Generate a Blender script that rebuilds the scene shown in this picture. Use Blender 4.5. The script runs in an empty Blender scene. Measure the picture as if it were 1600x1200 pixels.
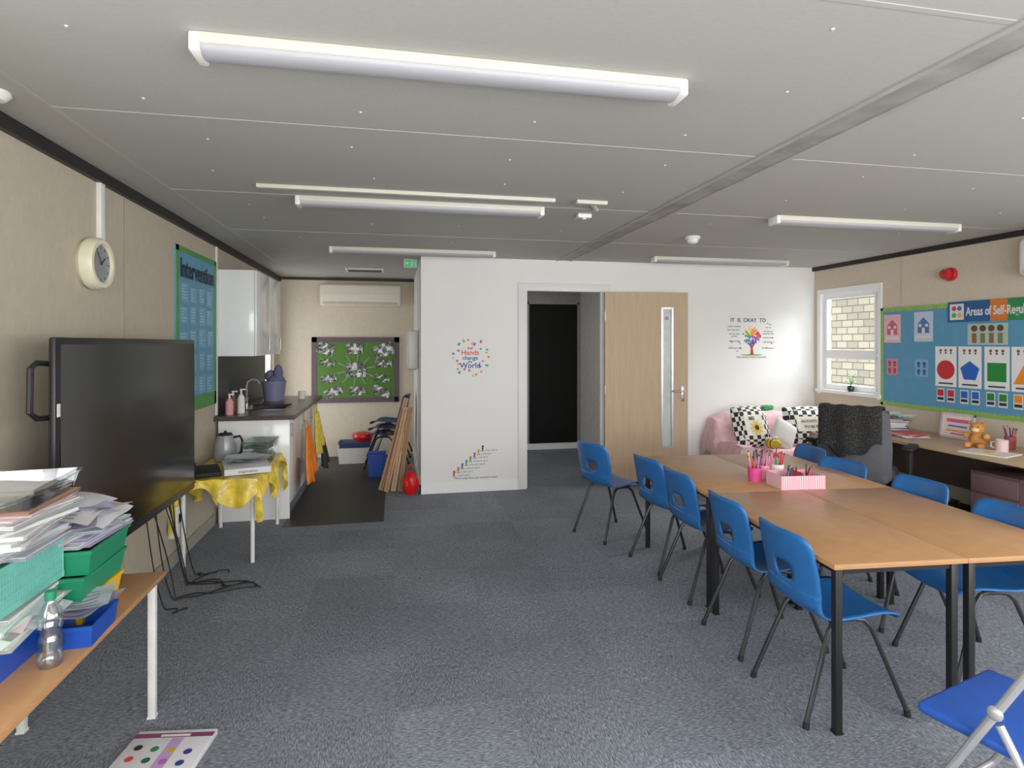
import bpy, bmesh, math, random
from mathutils import Matrix, Vector
random.seed(7)
scene = bpy.context.scene
COL = scene.collection
try:
    scene.view_settings.view_transform = 'Standard'
    scene.view_settings.exposure = 0.0
    scene.view_settings.gamma = 1.12
except Exception: pass

# ------------------------------------------------------------------ materials
def lin(c):
    c = c/255.0
    return c/12.92 if c <= 0.04045 else ((c+0.055)/1.055)**2.4
def L3(c): return (lin(c[0]), lin(c[1]), lin(c[2]), 1)
_m = {}
def base(name):
    m = bpy.data.materials.new(name); m.use_nodes = True
    nt = m.node_tree; b = nt.nodes['Principled BSDF']
    return m, nt, b
def N(nt, t, **k):
    n = nt.nodes.new(t)
    for a, v in k.items():
        if a in n.inputs: n.inputs[a].default_value = v
        else: setattr(n, a, v)
    return n
def coords(nt, scale=(1,1,1), rot=(0,0,0)):
    tc = N(nt, 'ShaderNodeTexCoord'); mp = N(nt, 'ShaderNodeMapping')
    mp.inputs['Scale'].default_value = scale; mp.inputs['Rotation'].default_value = rot
    nt.links.new(tc.outputs['Object'], mp.inputs['Vector'])
    return mp.outputs['Vector']
def ramp(nt, fac, stops):
    r = N(nt, 'ShaderNodeValToRGB'); e = r.color_ramp.elements
    while len(e) < len(stops): e.new(0.5)
    for i, (p, c) in enumerate(stops):
        e[i].position = p; e[i].color = L3(c)
    nt.links.new(fac, r.inputs['Fac']); return r.outputs['Color']
def bump(nt, b, fac, s, d=0.01):
    bn = N(nt, 'ShaderNodeBump'); bn.inputs['Strength'].default_value = s; bn.inputs['Distance'].default_value = d
    nt.links.new(fac, bn.inputs['Height']); nt.links.new(bn.outputs['Normal'], b.inputs['Normal'])
def P(name, c, rough=.5, metal=0, var=0.03, ns=15, bs=0, bsc=60, coat=0, emit=0, trans=0):
    if name in _m: return _m[name]
    m, nt, b = base(name)
    v = coords(nt)
    n = N(nt, 'ShaderNodeTexNoise'); n.inputs['Scale'].default_value = ns; n.inputs['Detail'].default_value = 4
    nt.links.new(v, n.inputs['Vector'])
    lo = tuple(max(0, x*(1-var)) for x in c); hi = tuple(min(255, x*(1+var)) for x in c)
    col = ramp(nt, n.outputs['Fac'], [(.3, lo), (.7, hi)])
    nt.links.new(col, b.inputs['Base Color'])
    b.inputs['Roughness'].default_value = rough; b.inputs['Metallic'].default_value = metal
    if coat: b.inputs['Coat Weight'].default_value = coat
    if trans: b.inputs['Transmission Weight'].default_value = trans
    if emit:
        b.inputs['Emission Color'].default_value = L3(c); b.inputs['Emission Strength'].default_value = emit
    if bs:
        n2 = N(nt, 'ShaderNodeTexNoise'); n2.inputs['Scale'].default_value = bsc; n2.inputs['Detail'].default_value = 3
        nt.links.new(v, n2.inputs['Vector']); bump(nt, b, n2.outputs['Fac'], bs)
    _m[name] = m; return m
def wood(name, c1, c2, scale=(1,12,12), rough=.35, ns=3.0):
    if name in _m: return _m[name]
    m, nt, b = base(name); v = coords(nt, scale)
    n = N(nt, 'ShaderNodeTexNoise'); n.inputs['Scale'].default_value = ns; n.inputs['Detail'].default_value = 8; n.inputs['Distortion'].default_value = .6
    nt.links.new(v, n.inputs['Vector'])
    nt.links.new(ramp(nt, n.outputs['Fac'], [(.3, c1), (.7, c2)]), b.inputs['Base Color'])
    b.inputs['Roughness'].default_value = rough
    _m[name] = m; return m
def checker(name, c1, c2, sc, rough=.8):
    if name in _m: return _m[name]
    m, nt, b = base(name); v = coords(nt)
    n = N(nt, 'ShaderNodeTexChecker'); n.inputs['Scale'].default_value = sc
    n.inputs['Color1'].default_value = L3(c1); n.inputs['Color2'].default_value = L3(c2)
    nt.links.new(v, n.inputs['Vector']); nt.links.new(n.outputs['Color'], b.inputs['Base Color'])
    b.inputs['Roughness'].default_value = rough; _m[name] = m; return m
def stripes(name, c1, c2, sc, axis='X'):
    if name in _m: return _m[name]
    m, nt, b = base(name); v = coords(nt)
    n = N(nt, 'ShaderNodeTexWave'); n.inputs['Scale'].default_value = sc; n.bands_direction = axis
    nt.links.new(v, n.inputs['Vector'])
    nt.links.new(ramp(nt, n.outputs['Fac'], [(.45, c1), (.55, c2)]), b.inputs['Base Color'])
    _m[name] = m; return m
def carpet():
    m, nt, b = base('carpet_tiles')
    def streak(sc):
        v = coords(nt, sc); n = N(nt, 'ShaderNodeTexNoise'); n.inputs['Scale'].default_value = 1; n.inputs['Detail'].default_value = 4
        n.inputs['Roughness'].default_value = .6; n.inputs['Distortion'].default_value = .5
        nt.links.new(v, n.inputs['Vector']); return n.outputs['Fac']
    a = streak((45, 210, 100)); c = streak((210, 45, 100))
    ck = N(nt, 'ShaderNodeTexChecker'); ck.inputs['Scale'].default_value = 2.0
    ck.inputs['Color1'].default_value = (1,1,1,1); ck.inputs['Color2'].default_value = (0,0,0,1)
    nt.links.new(coords(nt, (1,1,0)), ck.inputs['Vector'])
    mx = N(nt, 'ShaderNodeMix'); mx.data_type = 'FLOAT'
    nt.links.new(ck.outputs['Fac'], mx.inputs[0]); nt.links.new(a, mx.inputs[2]); nt.links.new(c, mx.inputs[3])
    col = ramp(nt, mx.outputs[0], [(.32, (70,75,84)), (.5, (122,128,139)), (.66, (168,174,185)), (.8, (190,195,205))])
    big = N(nt, 'ShaderNodeTexNoise'); big.inputs['Scale'].default_value = 1.6; nt.links.new(coords(nt), big.inputs['Vector'])
    g = ramp(nt, big.outputs['Fac'], [(.3, (228,228,228)), (.7, (255,255,255))])
    m2 = N(nt, 'ShaderNodeMix'); m2.data_type = 'RGBA'; m2.blend_type = 'MULTIPLY'; m2.inputs[0].default_value = 1
    nt.links.new(col, m2.inputs[6]); nt.links.new(g, m2.inputs[7])
    wn = N(nt, 'ShaderNodeTexWhiteNoise'); wn.noise_dimensions = '2D'
    vm = N(nt, 'ShaderNodeVectorMath'); vm.operation = 'FLOOR'; nt.links.new(coords(nt, (2,2,0)), vm.inputs[0]); nt.links.new(vm.outputs[0], wn.inputs['Vector'])
    ck2 = ramp(nt, wn.outputs['Value'], [(.0, (232,232,233)), (1, (255,255,255))])
    m3 = N(nt, 'ShaderNodeMix'); m3.data_type = 'RGBA'; m3.blend_type = 'MULTIPLY'; m3.inputs[0].default_value = 1
    nt.links.new(m2.outputs[2], m3.inputs[6]); nt.links.new(ck2, m3.inputs[7])
    nt.links.new(m3.outputs[2], b.inputs['Base Color']); b.inputs['Roughness'].default_value = .8
    return m
def brickmat():
    m, nt, b = base('sandstone_wall'); n = N(nt, 'ShaderNodeTexBrick')
    n.inputs['Scale'].default_value = 2.2; n.inputs['Mortar Size'].default_value = .02; n.inputs['Bias'].default_value = .1
    n.inputs['Color1'].default_value = L3((190,180,156)); n.inputs['Color2'].default_value = L3((150,142,124)); n.inputs['Mortar'].default_value = L3((104,98,86))
    tc = N(nt, 'ShaderNodeTexCoord')
    s = N(nt, 'ShaderNodeSeparateXYZ'); cb = N(nt, 'ShaderNodeCombineXYZ')
    nt.links.new(tc.outputs['Object'], s.inputs[0]); nt.links.new(s.outputs['Y'], cb.inputs['X']); nt.links.new(s.outputs['Z'], cb.inputs['Y'])
    nt.links.new(cb.outputs[0], n.inputs['Vector']); nt.links.new(n.outputs['Color'], b.inputs['Base Color'])
    b.inputs['Roughness'].default_value = .9; return m
def glassmat(name, tint=(235,240,240), mixf=.12):
    if name in _m: return _m[name]
    m = bpy.data.materials.new(name); m.use_nodes = True; nt = m.node_tree
    for n in list(nt.nodes): nt.nodes.remove(n)
    o = N(nt, 'ShaderNodeOutputMaterial'); t = N(nt, 'ShaderNodeBsdfTransparent'); g = N(nt, 'ShaderNodeBsdfGlossy')
    t.inputs['Color'].default_value = L3(tint); g.inputs['Roughness'].default_value = .03
    mx = N(nt, 'ShaderNodeMixShader'); mx.inputs[0].default_value = mixf
    nt.links.new(t.outputs[0], mx.inputs[1]); nt.links.new(g.outputs[0], mx.inputs[2]); nt.links.new(mx.outputs[0], o.inputs[0])
    _m[name] = m; return m

WHITE = P('white_paint', (232,231,226), .6, var=.01)
PART = P('partition_paint', (236,235,231), .65, var=.006, ns=3)
CEIL = P('ceiling_board', (170,168,161), .7, var=.015, ns=60)
SEAM = P('ceiling_strip', (172,170,163), .6, var=.01)
def beige(name, lo, hi):
    m, nt, b = base(name); v = coords(nt, (1,1,.55))
    n = N(nt, 'ShaderNodeTexNoise'); n.inputs['Scale'].default_value = 28; n.inputs['Detail'].default_value = 6; n.inputs['Roughness'].default_value = .7
    nt.links.new(v, n.inputs['Vector']); nt.links.new(ramp(nt, n.outputs['Fac'], [(.3, lo), (.7, hi)]), b.inputs['Base Color'])
    b.inputs['Roughness'].default_value = .7; return m
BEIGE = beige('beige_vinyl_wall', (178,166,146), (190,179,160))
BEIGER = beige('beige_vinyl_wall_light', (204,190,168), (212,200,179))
BLACK = P('black_trim', (18,18,18), .5)
UPVC = P('white_upvc', (246,247,247), .4, var=.005)
WPL = P('white_plastic', (232,231,224), .35, var=.01)
CREAM = P('cream_plastic', (226,220,190), .4, var=.02)
DIFF = P('light_diffuser', (166,166,171), .4, var=.01)
BLUEC = P('blue_polypropylene', (32,98,166), .38, var=.03)
DBLUE = P('dark_blue_polypropylene', (40,62,104), .45)
METB = P('dark_tube_metal', (56,56,58), .35, .5)
MSIL = P('silver_metal', (190,190,192), .3, .9)
STEEL = P('brushed_steel', (170,170,168), .28, 1)
PWHM = P('white_painted_metal', (226,226,222), .4)
TBLK = P('black_painted_metal', (22,22,23), .4)
TWOOD = wood('table_laminate', (164,141,120), (180,157,136), (10,1.2,10), .2)
TEDGE = P('table_edge', (182,134,88), .4)
BWOOD = wood('bench_laminate', (152,122,94), (170,140,112), (10,1.2,10), .24)
DOORW = wood('door_oak', (180,152,120), (190,162,130), (9,9,.8), .5)
DESKW = wood('desk_oak', (182,154,118), (196,170,134), (10,1.2,10), .4)
WORK = P('worktop_dark', (70,62,57), .3, var=.15, ns=60)
BLK = P('matte_black', (10,10,10), .7)
SCRN = P('display_glass', (7,9,7), .16, var=.03)
GREY = P('grey_fabric', (86,86,90), .9, bs=.3, bsc=300)
PINKF = P('pink_throw_fabric', (230,184,188), .95, bs=.4, bsc=120, var=.04)
RED = P('red_plastic', (196,24,28), .35)
GREEN = P('green_plastic', (24,132,92), .4)
TEAL = P('teal_plastic', (110,190,176), .4)
YEL = P('yellow_plastic', (238,186,24), .4)
BLUT = P('blue_tray_plastic', (16,70,170), .35)
PAPER = P('white_paper', (220,220,220), .8, var=.02)
PAPB = P('blue_grey_paper', (196,202,212), .8)
PAPBR = P('brown_card', (176,140,116), .8)
INK = P('dark_ink', (28,34,60), .7)
CLEAR = glassmat('clear_plastic', (225,232,232), .22)
PANE = glassmat('window_glass', (250,252,252), .04)
CARD = P('cardboard_wood', (180,138,102), .7, var=.05)
def CM(c, r=.6):
    return P('colour_%d_%d_%d' % c, c, r, var=.02)

# ------------------------------------------------------------------ mesh builder
class MB:
    def __init__(s): s.bm = bmesh.new()
    def _m(s, mi):
        for f in s.bm.faces:
            if not f.tag: f.material_index = mi; f.tag = True
    def box(s, c, d, mi=0, rot=None, bev=0, seg=2):
        M = Matrix.Translation(c)
        if rot: M = M @ Matrix.Rotation(rot[2],4,'Z') @ Matrix.Rotation(rot[1],4,'Y') @ Matrix.Rotation(rot[0],4,'X')
        M = M @ Matrix.Diagonal((d[0],d[1],d[2],1))
        r = bmesh.ops.create_cube(s.bm, size=1, matrix=M)
        if bev:
            es = set(e for v in r['verts'] for e in v.link_edges)
            bmesh.ops.bevel(s.bm, geom=list(es), offset=min(bev, min(d)*.49), segments=seg, profile=.5, affect='EDGES')
        s._m(mi); return s
    def b2(s, a, b, mi=0, bev=0):
        return s.box([(a[i]+b[i])/2 for i in range(3)], [abs(b[i]-a[i]) for i in range(3)], mi, None, bev)
    def cyl(s, p1, p2, r, r2=None, seg=16, mi=0):
        p1 = Vector(p1); p2 = Vector(p2); d = p2-p1
        q = d.to_track_quat('Z','Y').to_matrix().to_4x4()
        M = Matrix.Translation((p1+p2)/2) @ q
        bmesh.ops.create_cone(s.bm, cap_ends=True, segments=seg, radius1=r, radius2=r if r2 is None else r2, depth=d.length, matrix=M)
        s._m(mi); return s
    def sph(s, c, r, mi=0, seg=16):
        if not hasattr(r, '__len__'): r = (r,r,r)
        bmesh.ops.create_uvsphere(s.bm, u_segments=seg, v_segments=max(6,seg//2), radius=1, matrix=Matrix.Translation(c) @ Matrix.Diagonal((r[0],r[1],r[2],1)))
        s._m(mi); return s
    def tube(s, pts, r, seg=8, mi=0):
        pts = [Vector(p) for p in pts]; rings = []
        up = Vector((0,0,1)); prev = None
        for i, p in enumerate(pts):
            t = (pts[min(i+1,len(pts)-1)]-pts[max(i-1,0)]).normalized()
            if prev is None:
                a = t.cross(up)
                if a.length < .1: a = t.cross(Vector((0,1,0)))
            else:
                a = prev - t*prev.dot(t)
                if a.length < 1e-4: a = t.cross(up)
            a.normalize(); prev = a; b = t.cross(a)
            rings.append([s.bm.verts.new(p + a*math.cos(2*math.pi*k/seg)*r + b*math.sin(2*math.pi*k/seg)*r) for k in range(seg)])
        for i in range(len(rings)-1):
            for k in range(seg):
                s.bm.faces.new((rings[i][k], rings[i][(k+1)%seg], rings[i+1][(k+1)%seg], rings[i+1][k]))
        s.bm.faces.new(rings[0]); s.bm.faces.new(rings[-1][::-1])
        s._m(mi); return s
    def grid(s, f, nu, nv, mi=0, closeu=False):
        V = [[s.bm.verts.new(f(i/nu, j/nv)) for j in range(nv+1)] for i in range(nu+(0 if closeu else 1))]
        n = len(V)
        for i in range(nu):
            for j in range(nv):
                s.bm.faces.new((V[i][j], V[(i+1)%n][j], V[(i+1)%n][j+1], V[i][j+1]))
        s._m(mi); return s
    def lathe(s, prof, seg=24, mi=0, c=(0,0,0)):
        def f(u, v):
            i = min(int(round(v*(len(prof)-1))), len(prof)-1); r, z = prof[i]
            a = 2*math.pi*u; return (c[0]+max(r,1e-4)*math.cos(a), c[1]+max(r,1e-4)*math.sin(a), c[2]+z)
        return s.grid(f, seg, len(prof)-1, mi, True)
    def poly(s, pts, z0, z1, mi=0):
        a = [s.bm.verts.new((p[0],p[1],z0)) for p in pts]; b = [s.bm.verts.new((p[0],p[1],z1)) for p in pts]
        n = len(pts); s.bm.faces.new(a[::-1]); s.bm.faces.new(b)
        for i in range(n): s.bm.faces.new((a[i],a[(i+1)%n],b[(i+1)%n],b[i]))
        s._m(mi); return s
    def disc(s, x, y, r, z0, z1, mi=0, n=24, ry=None, rot=0):
        ry = r if ry is None else ry
        return s.poly([(x+r*math.cos(2*math.pi*k/n)*math.cos(rot)-ry*math.sin(2*math.pi*k/n)*math.sin(rot),
                        y+r*math.cos(2*math.pi*k/n)*math.sin(rot)+ry*math.sin(2*math.pi*k/n)*math.cos(rot)) for k in range(n)], z0, z1, mi)
    def rect(s, x0, y0, x1, y1, z0, z1, mi=0): return s.b2((x0,y0,z0),(x1,y1,z1),mi)
    def done(s, name, mats, parent=None, M=None, smooth=True, recalc=True):
        if recalc: bmesh.ops.recalc_face_normals(s.bm, faces=s.bm.faces)
        if smooth:
            for f in s.bm.faces: f.smooth = True
            for e in s.bm.edges:
                if len(e.link_faces) == 2 and e.calc_face_angle(0) > .62: e.smooth = False
        me = bpy.data.meshes.new(name); s.bm.to_mesh(me); s.bm.free()
        if not isinstance(mats, (list, tuple)): mats = [mats]
        for m in mats: me.materials.append(m)
        o = bpy.data.objects.new(name, me); COL.objects.link(o)
        if parent: o.parent = parent
        if M is not None: o.matrix_basis = M
        return o
def top(o, label, cat, group=None):
    o['label'] = label; o['category'] = cat
    if group: o['group'] = group
    return o
def thing(name, label, cat, loc=(0,0,0), rz=0, M=None, group=None):
    o = bpy.data.objects.new(name, None); COL.objects.link(o); o.empty_display_size = .1
    if M is not None: o.matrix_basis = M
    else: o.location = loc; o.rotation_euler = (0,0,rz)
    return top(o, label, cat, group)
def copy_thing(root, loc=None, rz=None, M=None, label=None, parent=None, mat=None):
    n = root.copy(); COL.objects.link(n)
    if parent is not None: n.parent = parent
    if mat and n.data:
        n.data = n.data.copy()
        for i, mm in enumerate(n.data.materials):
            if mm == mat[0]: n.data.materials[i] = mat[1]
    for c in [c for c in bpy.data.objects if c.parent == root and c != n]:
        copy_thing(c, parent=n, mat=mat)
    if M is not None: n.matrix_basis = M
    else:
        if loc is not None: n.location = loc
        if rz is not None: n.rotation_euler = (0,0,rz)
    if label: n['label'] = label
    return n
def struct(o): o['kind'] = 'structure'; return o
def T(x, y, z=0): return Matrix.Translation((x, y, z))
def frame(o, x, y, z):
    m = Matrix.Identity(4)
    for i in range(3): m[i][0] = x[i]; m[i][1] = y[i]; m[i][2] = z[i]; m[i][3] = o[i]
    return m
XL, XR, YB, YN, H = -1.52, 4.89, 6.07, 8.30, 2.45
FB = frame((0,YB,0),(1,0,0),(0,0,1),(0,-1,0))
FN = frame((0,YN,0),(1,0,0),(0,0,1),(0,-1,0))
FL = frame((XL,0,0),(0,1,0),(0,0,1),(1,0,0))
FR = frame((XR,0,0),(0,-1,0),(0,0,1),(-1,0,0))
def text(s, size, mat, parent=None, M=None, x=0, y=0, z=0, align='CENTER', sx=1, ext=.0006, name='lettering', bold=0, rot=0):
    cu = bpy.data.curves.new('t', 'FONT'); cu.body = s; cu.size = size; cu.align_x = align; cu.align_y = 'CENTER'
    cu.extrude = ext; cu.offset = bold; cu.resolution_u = 3
    t = bpy.data.objects.new('t', cu); me = bpy.data.meshes.new_from_object(t)
    bpy.data.objects.remove(t); bpy.data.curves.remove(cu)
    me.materials.clear(); me.materials.append(mat)
    o = bpy.data.objects.new(name, me); COL.objects.link(o)
    if parent: o.parent = parent
    B = M if M is not None else Matrix.Identity(4)
    o.matrix_basis = B @ T(x,y,z+ext) @ Matrix.Rotation(rot,4,'Z') @ Matrix.Diagonal((sx,1,1,1))
    return o

# ------------------------------------------------------------------ room shell
YR = -0.9
def sbox(name, parts, mat, bev=0):
    m = MB()
    for a, b in parts: m.b2(a, b, 0, bev)
    return struct(m.done(name, mat, smooth=False))
sbox('floor', [((XL-.1,YR-.1,-.1),(XR+.15,YN+.1,0))], carpet())
sbox('floor_vinyl', [((-.93,5.2,0),(-.09,YN,.004))], P('dark_vinyl', (24,25,27), .5))
sbox('ceiling', [((XL-.1,YR-.1,H),(XR+.15,YN+.1,H+.1))], CEIL)
LY0, LY1 = -.6, 1.5
NY0, NY1 = 7.42, 7.95
sbox('wall_left', [((XL-.1,YR,0),(XL,LY0,H)), ((XL-.1,LY1,0),(XL,NY0,H)), ((XL-.1,LY0,0),(XL,LY1,.9)), ((XL-.1,LY0,2.2),(XL,LY1,H)), ((XL-.1,NY1,0),(XL,YN,H)), ((XL-.1,NY0,2.1),(XL,NY1,H))], BEIGE)
m = MB()
for y in (LY0+.03, (LY0+LY1)/2, LY1-.03): m.b2((XL-.08,y-.03,.9),(XL-.02,y+.03,2.2))
m.b2((XL-.08,LY0,.9),(XL-.02,LY1,.96)); m.b2((XL-.08,LY0,2.14),(XL-.02,LY1,2.2))
struct(m.done('window_added_left', UPVC, smooth=False))  # unseen window, added to let fill light in from the left
m = MB(); m.b2((XL-.08,NY0,0),(XL-.03,NY0+.06,2.1)); m.b2((XL-.08,NY1-.06,0),(XL-.03,NY1,2.1)); m.b2((XL-.08,NY0,0),(XL-.03,NY1,.2)); m.b2((XL-.08,NY0,2.04),(XL-.03,NY1,2.1))
struct(m.done('door_added_nook', UPVC, smooth=False))  # unseen glazed door, added so the nook gets light
sbox('wall_nook', [((XL-.1,YN,0),(.37,YN+.1,H))], BEIGER)
DX0, DX1, DZ = 1.38, 2.25, 2.12
sbox('wall_back', [((.27,YB,0),(DX0,YB+.1,H)), ((DX1,YB,0),(XR,YB+.1,H)), ((DX0,YB,DZ),(DX1,YB+.1,H))], PART)
sbox('wall_return', [((.27,YB+.1,0),(.37,YN,H))], PART)
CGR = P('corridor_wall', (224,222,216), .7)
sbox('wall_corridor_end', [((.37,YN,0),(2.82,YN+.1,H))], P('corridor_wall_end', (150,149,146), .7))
sbox('wall_corridor_side', [((2.72,YB+.1,0),(2.82,YN,H))], CGR)
WY0, WY1, WZ0, WZ1 = 5.13, 5.96, 1.02, 2.13
SY0, SY1 = -.3, 2.2
sbox('wall_right', [((XR,YR,0),(XR+.14,SY0,H)), ((XR,SY1,0),(XR+.14,WY0,H)), ((XR,SY0,0),(XR+.14,SY1,.95)), ((XR,SY0,2.15),(XR+.14,SY1,H)), ((XR,WY1,0),(XR+.14,YB+.1,H)), ((XR,WY0,0),(XR+.14,WY1,WZ0)), ((XR,WY0,WZ1),(XR+.14,WY1,H))], BEIGER)
m = MB()
for y in (SY0+.03, (SY0+SY1)/2, SY1-.03): m.b2((XR+.03,y-.03,.95),(XR+.09,y+.03,2.15))
m.b2((XR+.03,SY0,.95),(XR+.09,SY1,1.01)); m.b2((XR+.03,SY0,2.09),(XR+.09,SY1,2.15))
struct(m.done('window_added_right', UPVC, smooth=False))  # unseen near window, added to hold a fill lamp
RX0, RX1, RZ0, RZ1 = -1.0, 4.5, .75, 2.2
sbox('wall_rear', [((XL-.1,YR-.1,0),(RX0,YR,H)), ((RX1,YR-.1,0),(XR+.1,YR,H)), ((RX0,YR-.1,0),(RX1,YR,RZ0)), ((RX0,YR-.1,RZ1),(RX1,YR,H))], BEIGER)
m = MB()
for x in (RX0+.03, RX0+1.4, RX0+2.75, RX0+4.1, RX1-.03): m.b2((x-.03,YR-.08,RZ0),(x+.03,YR-.02,RZ1))
m.b2((RX0,YR-.08,RZ0),(RX1,YR-.02,RZ0+.06)); m.b2((RX0,YR-.08,RZ1-.06),(RX1,YR-.02,RZ1))
struct(m.done('window_2', UPVC, smooth=False))
sbox('baseboard_back', [((.255,YB-.015,0),(DX0-.08,YB,.1)), ((DX1+.08,YB-.015,0),(XR,YB,.1))], UPVC)
sbox('baseboard_return', [((.255,YB-.015,0),(.27,YN,.1))], UPVC)
sbox('baseboard_corridor', [((.37,YN-.02,0),(2.72,YN,.09)), ((2.70,YB+.1,0),(2.72,YN,.09))], UPVC)
sbox('baseboard_right', [((XR-.015,YR,0),(XR,YB,.1))], UPVC)
sbox('baseboard_left', [((XL,YR,0),(XL+.015,5.4,.09))], P('grey_baseboard', (160,156,146), .5))
sbox('trim_1', [((XL,YR,H-.06),(XL+.03,YN,H)), ((XL,YN-.03,H-.035),(.27,YN,H))], BLACK)
sbox('trim_2', [((XR-.03,YR,H-.045),(XR,YB,H))], BLACK)
for i, y in enumerate((1.32, 2.52, 3.72, 4.92)):
    sbox('trim_%d' % (3+i), [((-1.27,y-.01,H-.002),(1.70,y+.01,H)), ((1.90,y-.01,H-.002),(XR-.03,y+.01,H))], SEAM)
sbox('trim_7', [((1.71,YR,H-.006),(1.735,YB,H)), ((1.865,YR,H-.006),(1.89,YB,H))], P('beam_strip', (164,162,155), .6, var=.06, ns=5))
sbox('trim_8', [((1.735,YR,H-.002),(1.865,YB,H))], P('ceiling_joint_scuffed', (142,140,133), .6, var=.12, ns=6))
sbox('trim_9', [((-1.29,YR,H-.002),(-1.27,YN,H))], SEAM)
JO = P('wall_joint', (160,148,128), .6)
sbox('trim_10', [((XL,3.70,.1),(XL+.004,3.712,H-.06)), ((XL,2.5,.1),(XL+.004,2.512,H-.06))], JO)
sbox('trim_11', [((XL,5.46,.93),(XL+.012,5.49,H-.06))], WPL)
sbox('trim_12', [((XR-.004,4.85,1.95),(XR,4.86,H-.05))], P('wall_joint_light', (190,176,152), .6))
FRM = P('door_frame_paint', (230,229,226), .5, var=.005)
m = MB()
m.b2((DX0-.09,YB-.018,0),(DX0+.005,YB+.118,DZ+.078),0,.004); m.b2((DX1-.005,YB-.018,0),(DX1+.08,YB+.118,DZ+.078),0,.004)
m.b2((DX0-.092,YB-.020,DZ-.005),(DX1+.082,YB+.120,DZ+.08),0,.004)
m.b2((DX0,YB+.03,0),(DX0+.02,YB+.07,DZ)); m.b2((DX1-.02,YB+.03,0),(DX1,YB+.07,DZ))
struct(m.done('trim_13', FRM))
door = bpy.data.objects.new('door_1', None); COL.objects.link(door); struct(door)
door.location = (DX1-.005, YB-.035, 0); door.rotation_euler = (0,0,math.radians(-6))
W = .93
vx0, vx1, vz0, vz1 = .635, .755, .42, 1.94
m = MB()
m.b2((0,-.045,.012),(vx0,0,DZ-.01)); m.b2((vx1,-.045,.012),(W,0,DZ-.01)); m.b2((vx0,-.045,.012),(vx1,0,vz0)); m.b2((vx0,-.045,vz1),(vx1,0,DZ-.01))
struct(m.done('door_leaf', DOORW, door, smooth=False))
m = MB()
for a, b in (((vx0-.008,-.052,vz0-.008),(vx0+.012,.004,vz1+.008)), ((vx1-.012,-.052,vz0-.008),(vx1+.008,.004,vz1+.008)), ((vx0,-.052,vz0-.008),(vx1,.004,vz0+.012)), ((vx0,-.052,vz1-.012),(vx1,.004,vz1+.008))): m.b2(a,b)
struct(m.done('vision_panel_frame', MSIL, door))
m = MB(); m.b2((vx0,-.026,vz0),(vx1,-.02,vz1)); struct(m.done('vision_panel_glass', P('frosted_glass', (196,204,200), .15), door))
m = MB(); m.box((W-.06,-.049,1.0),(.035,.008,.17),0,None,.003); m.cyl((W-.06,-.045,1.03),(W-.06,-.095,1.03),.009); m.cyl((W-.06,-.095,1.03),(W-.17,-.095,1.03),.009); m.sph((W-.17,-.095,1.03),.009); m.cyl((W-.06,-.053,.96),(W-.06,-.055,.96),.008)
struct(m.done('door_handle', MSIL, door))
for z in (.25, 1.05, 1.85): m = MB(); m.cyl((.0,-.05,z-.05),(.0,-.05,z+.05),.008); struct(m.done('hinge', MSIL, door))
m = MB(); m.disc(.695,1.83,.04,0,.002,0); m.disc(.695,1.83,.025,.002,.003,1)
struct(m.done('round_sign', [PAPER, P('sign_grey',(150,155,160))], door, frame((0,-.0265,0),(1,0,0),(0,0,1),(0,-1,0))))
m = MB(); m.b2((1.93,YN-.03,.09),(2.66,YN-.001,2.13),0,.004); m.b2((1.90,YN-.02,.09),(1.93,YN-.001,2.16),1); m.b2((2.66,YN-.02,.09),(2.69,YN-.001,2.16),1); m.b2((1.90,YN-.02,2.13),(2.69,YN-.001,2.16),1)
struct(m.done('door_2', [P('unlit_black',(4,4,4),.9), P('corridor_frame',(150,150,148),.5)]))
m = MB()
x0, x1 = XR+.03, XR+.09
fw = .05
m.b2((x0,WY0-.002,WZ0-.002),(x1,WY0+fw,WZ1),0); m.b2((x0,WY1-fw,WZ0),(x1,WY1+.002,WZ1),0)
m.b2((x0+.001,WY0,WZ0),(x1-.001,WY1,WZ0+fw),0); m.b2((x0+.001,WY0,WZ1-fw),(x1-.001,WY1,WZ1+.002),0)
m.b2((x0-.001,WY0,1.405),(x1-.003,WY1,1.455),0)
for a, b in ((WZ0+.04,1.41),(1.45,WZ1-.04)):
    m.b2((x0-.01,WY0+.045,a),(x1-.02,WY0+.075,b),0); m.b2((x0-.01,WY1-.075,a),(x1-.02,WY1-.045,b),0)
    m.b2((x0-.011,WY0+.045,a),(x1-.021,WY1-.045,a+.03),0); m.b2((x0-.011,WY0+.045,b-.03),(x1-.021,WY1-.045,b),0)
struct(m.done('window_1', UPVC, smooth=False))
m = MB()
for a, b in ((WZ0+.07,1.385),(1.475,WZ1-.07)): m.b2((x0+.012,WY0+.07,a),(x0+.016,WY1-.07,b))
struct(m.done('window_glass', PANE, bpy.data.objects['window_1'], smooth=False))
m = MB()
m.b2((XR-.012,WY0-.045,WZ0-.05),(XR+.034,WY0+.006,WZ1+.045)); m.b2((XR-.012,WY1-.006,WZ0-.05),(XR+.034,WY1+.045,WZ1+.045))
m.b2((XR-.013,WY0-.046,WZ1-.006),(XR+.035,WY1+.046,WZ1+.046)); m.b2((XR-.04,WY0-.047,WZ0-.03),(XR+.036,WY1+.047,WZ0+.006))
struct(m.done('trim_14', UPVC, smooth=False))
sbox('wall_outside', [((7.2,3.5,-1),(7.4,13,4.2))], brickmat())
sbox('ground_outside', [((XR+.15,-3,-1.1),(7.4,13,-1)),], P('outside_ground', (140,138,128), .9))

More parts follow.
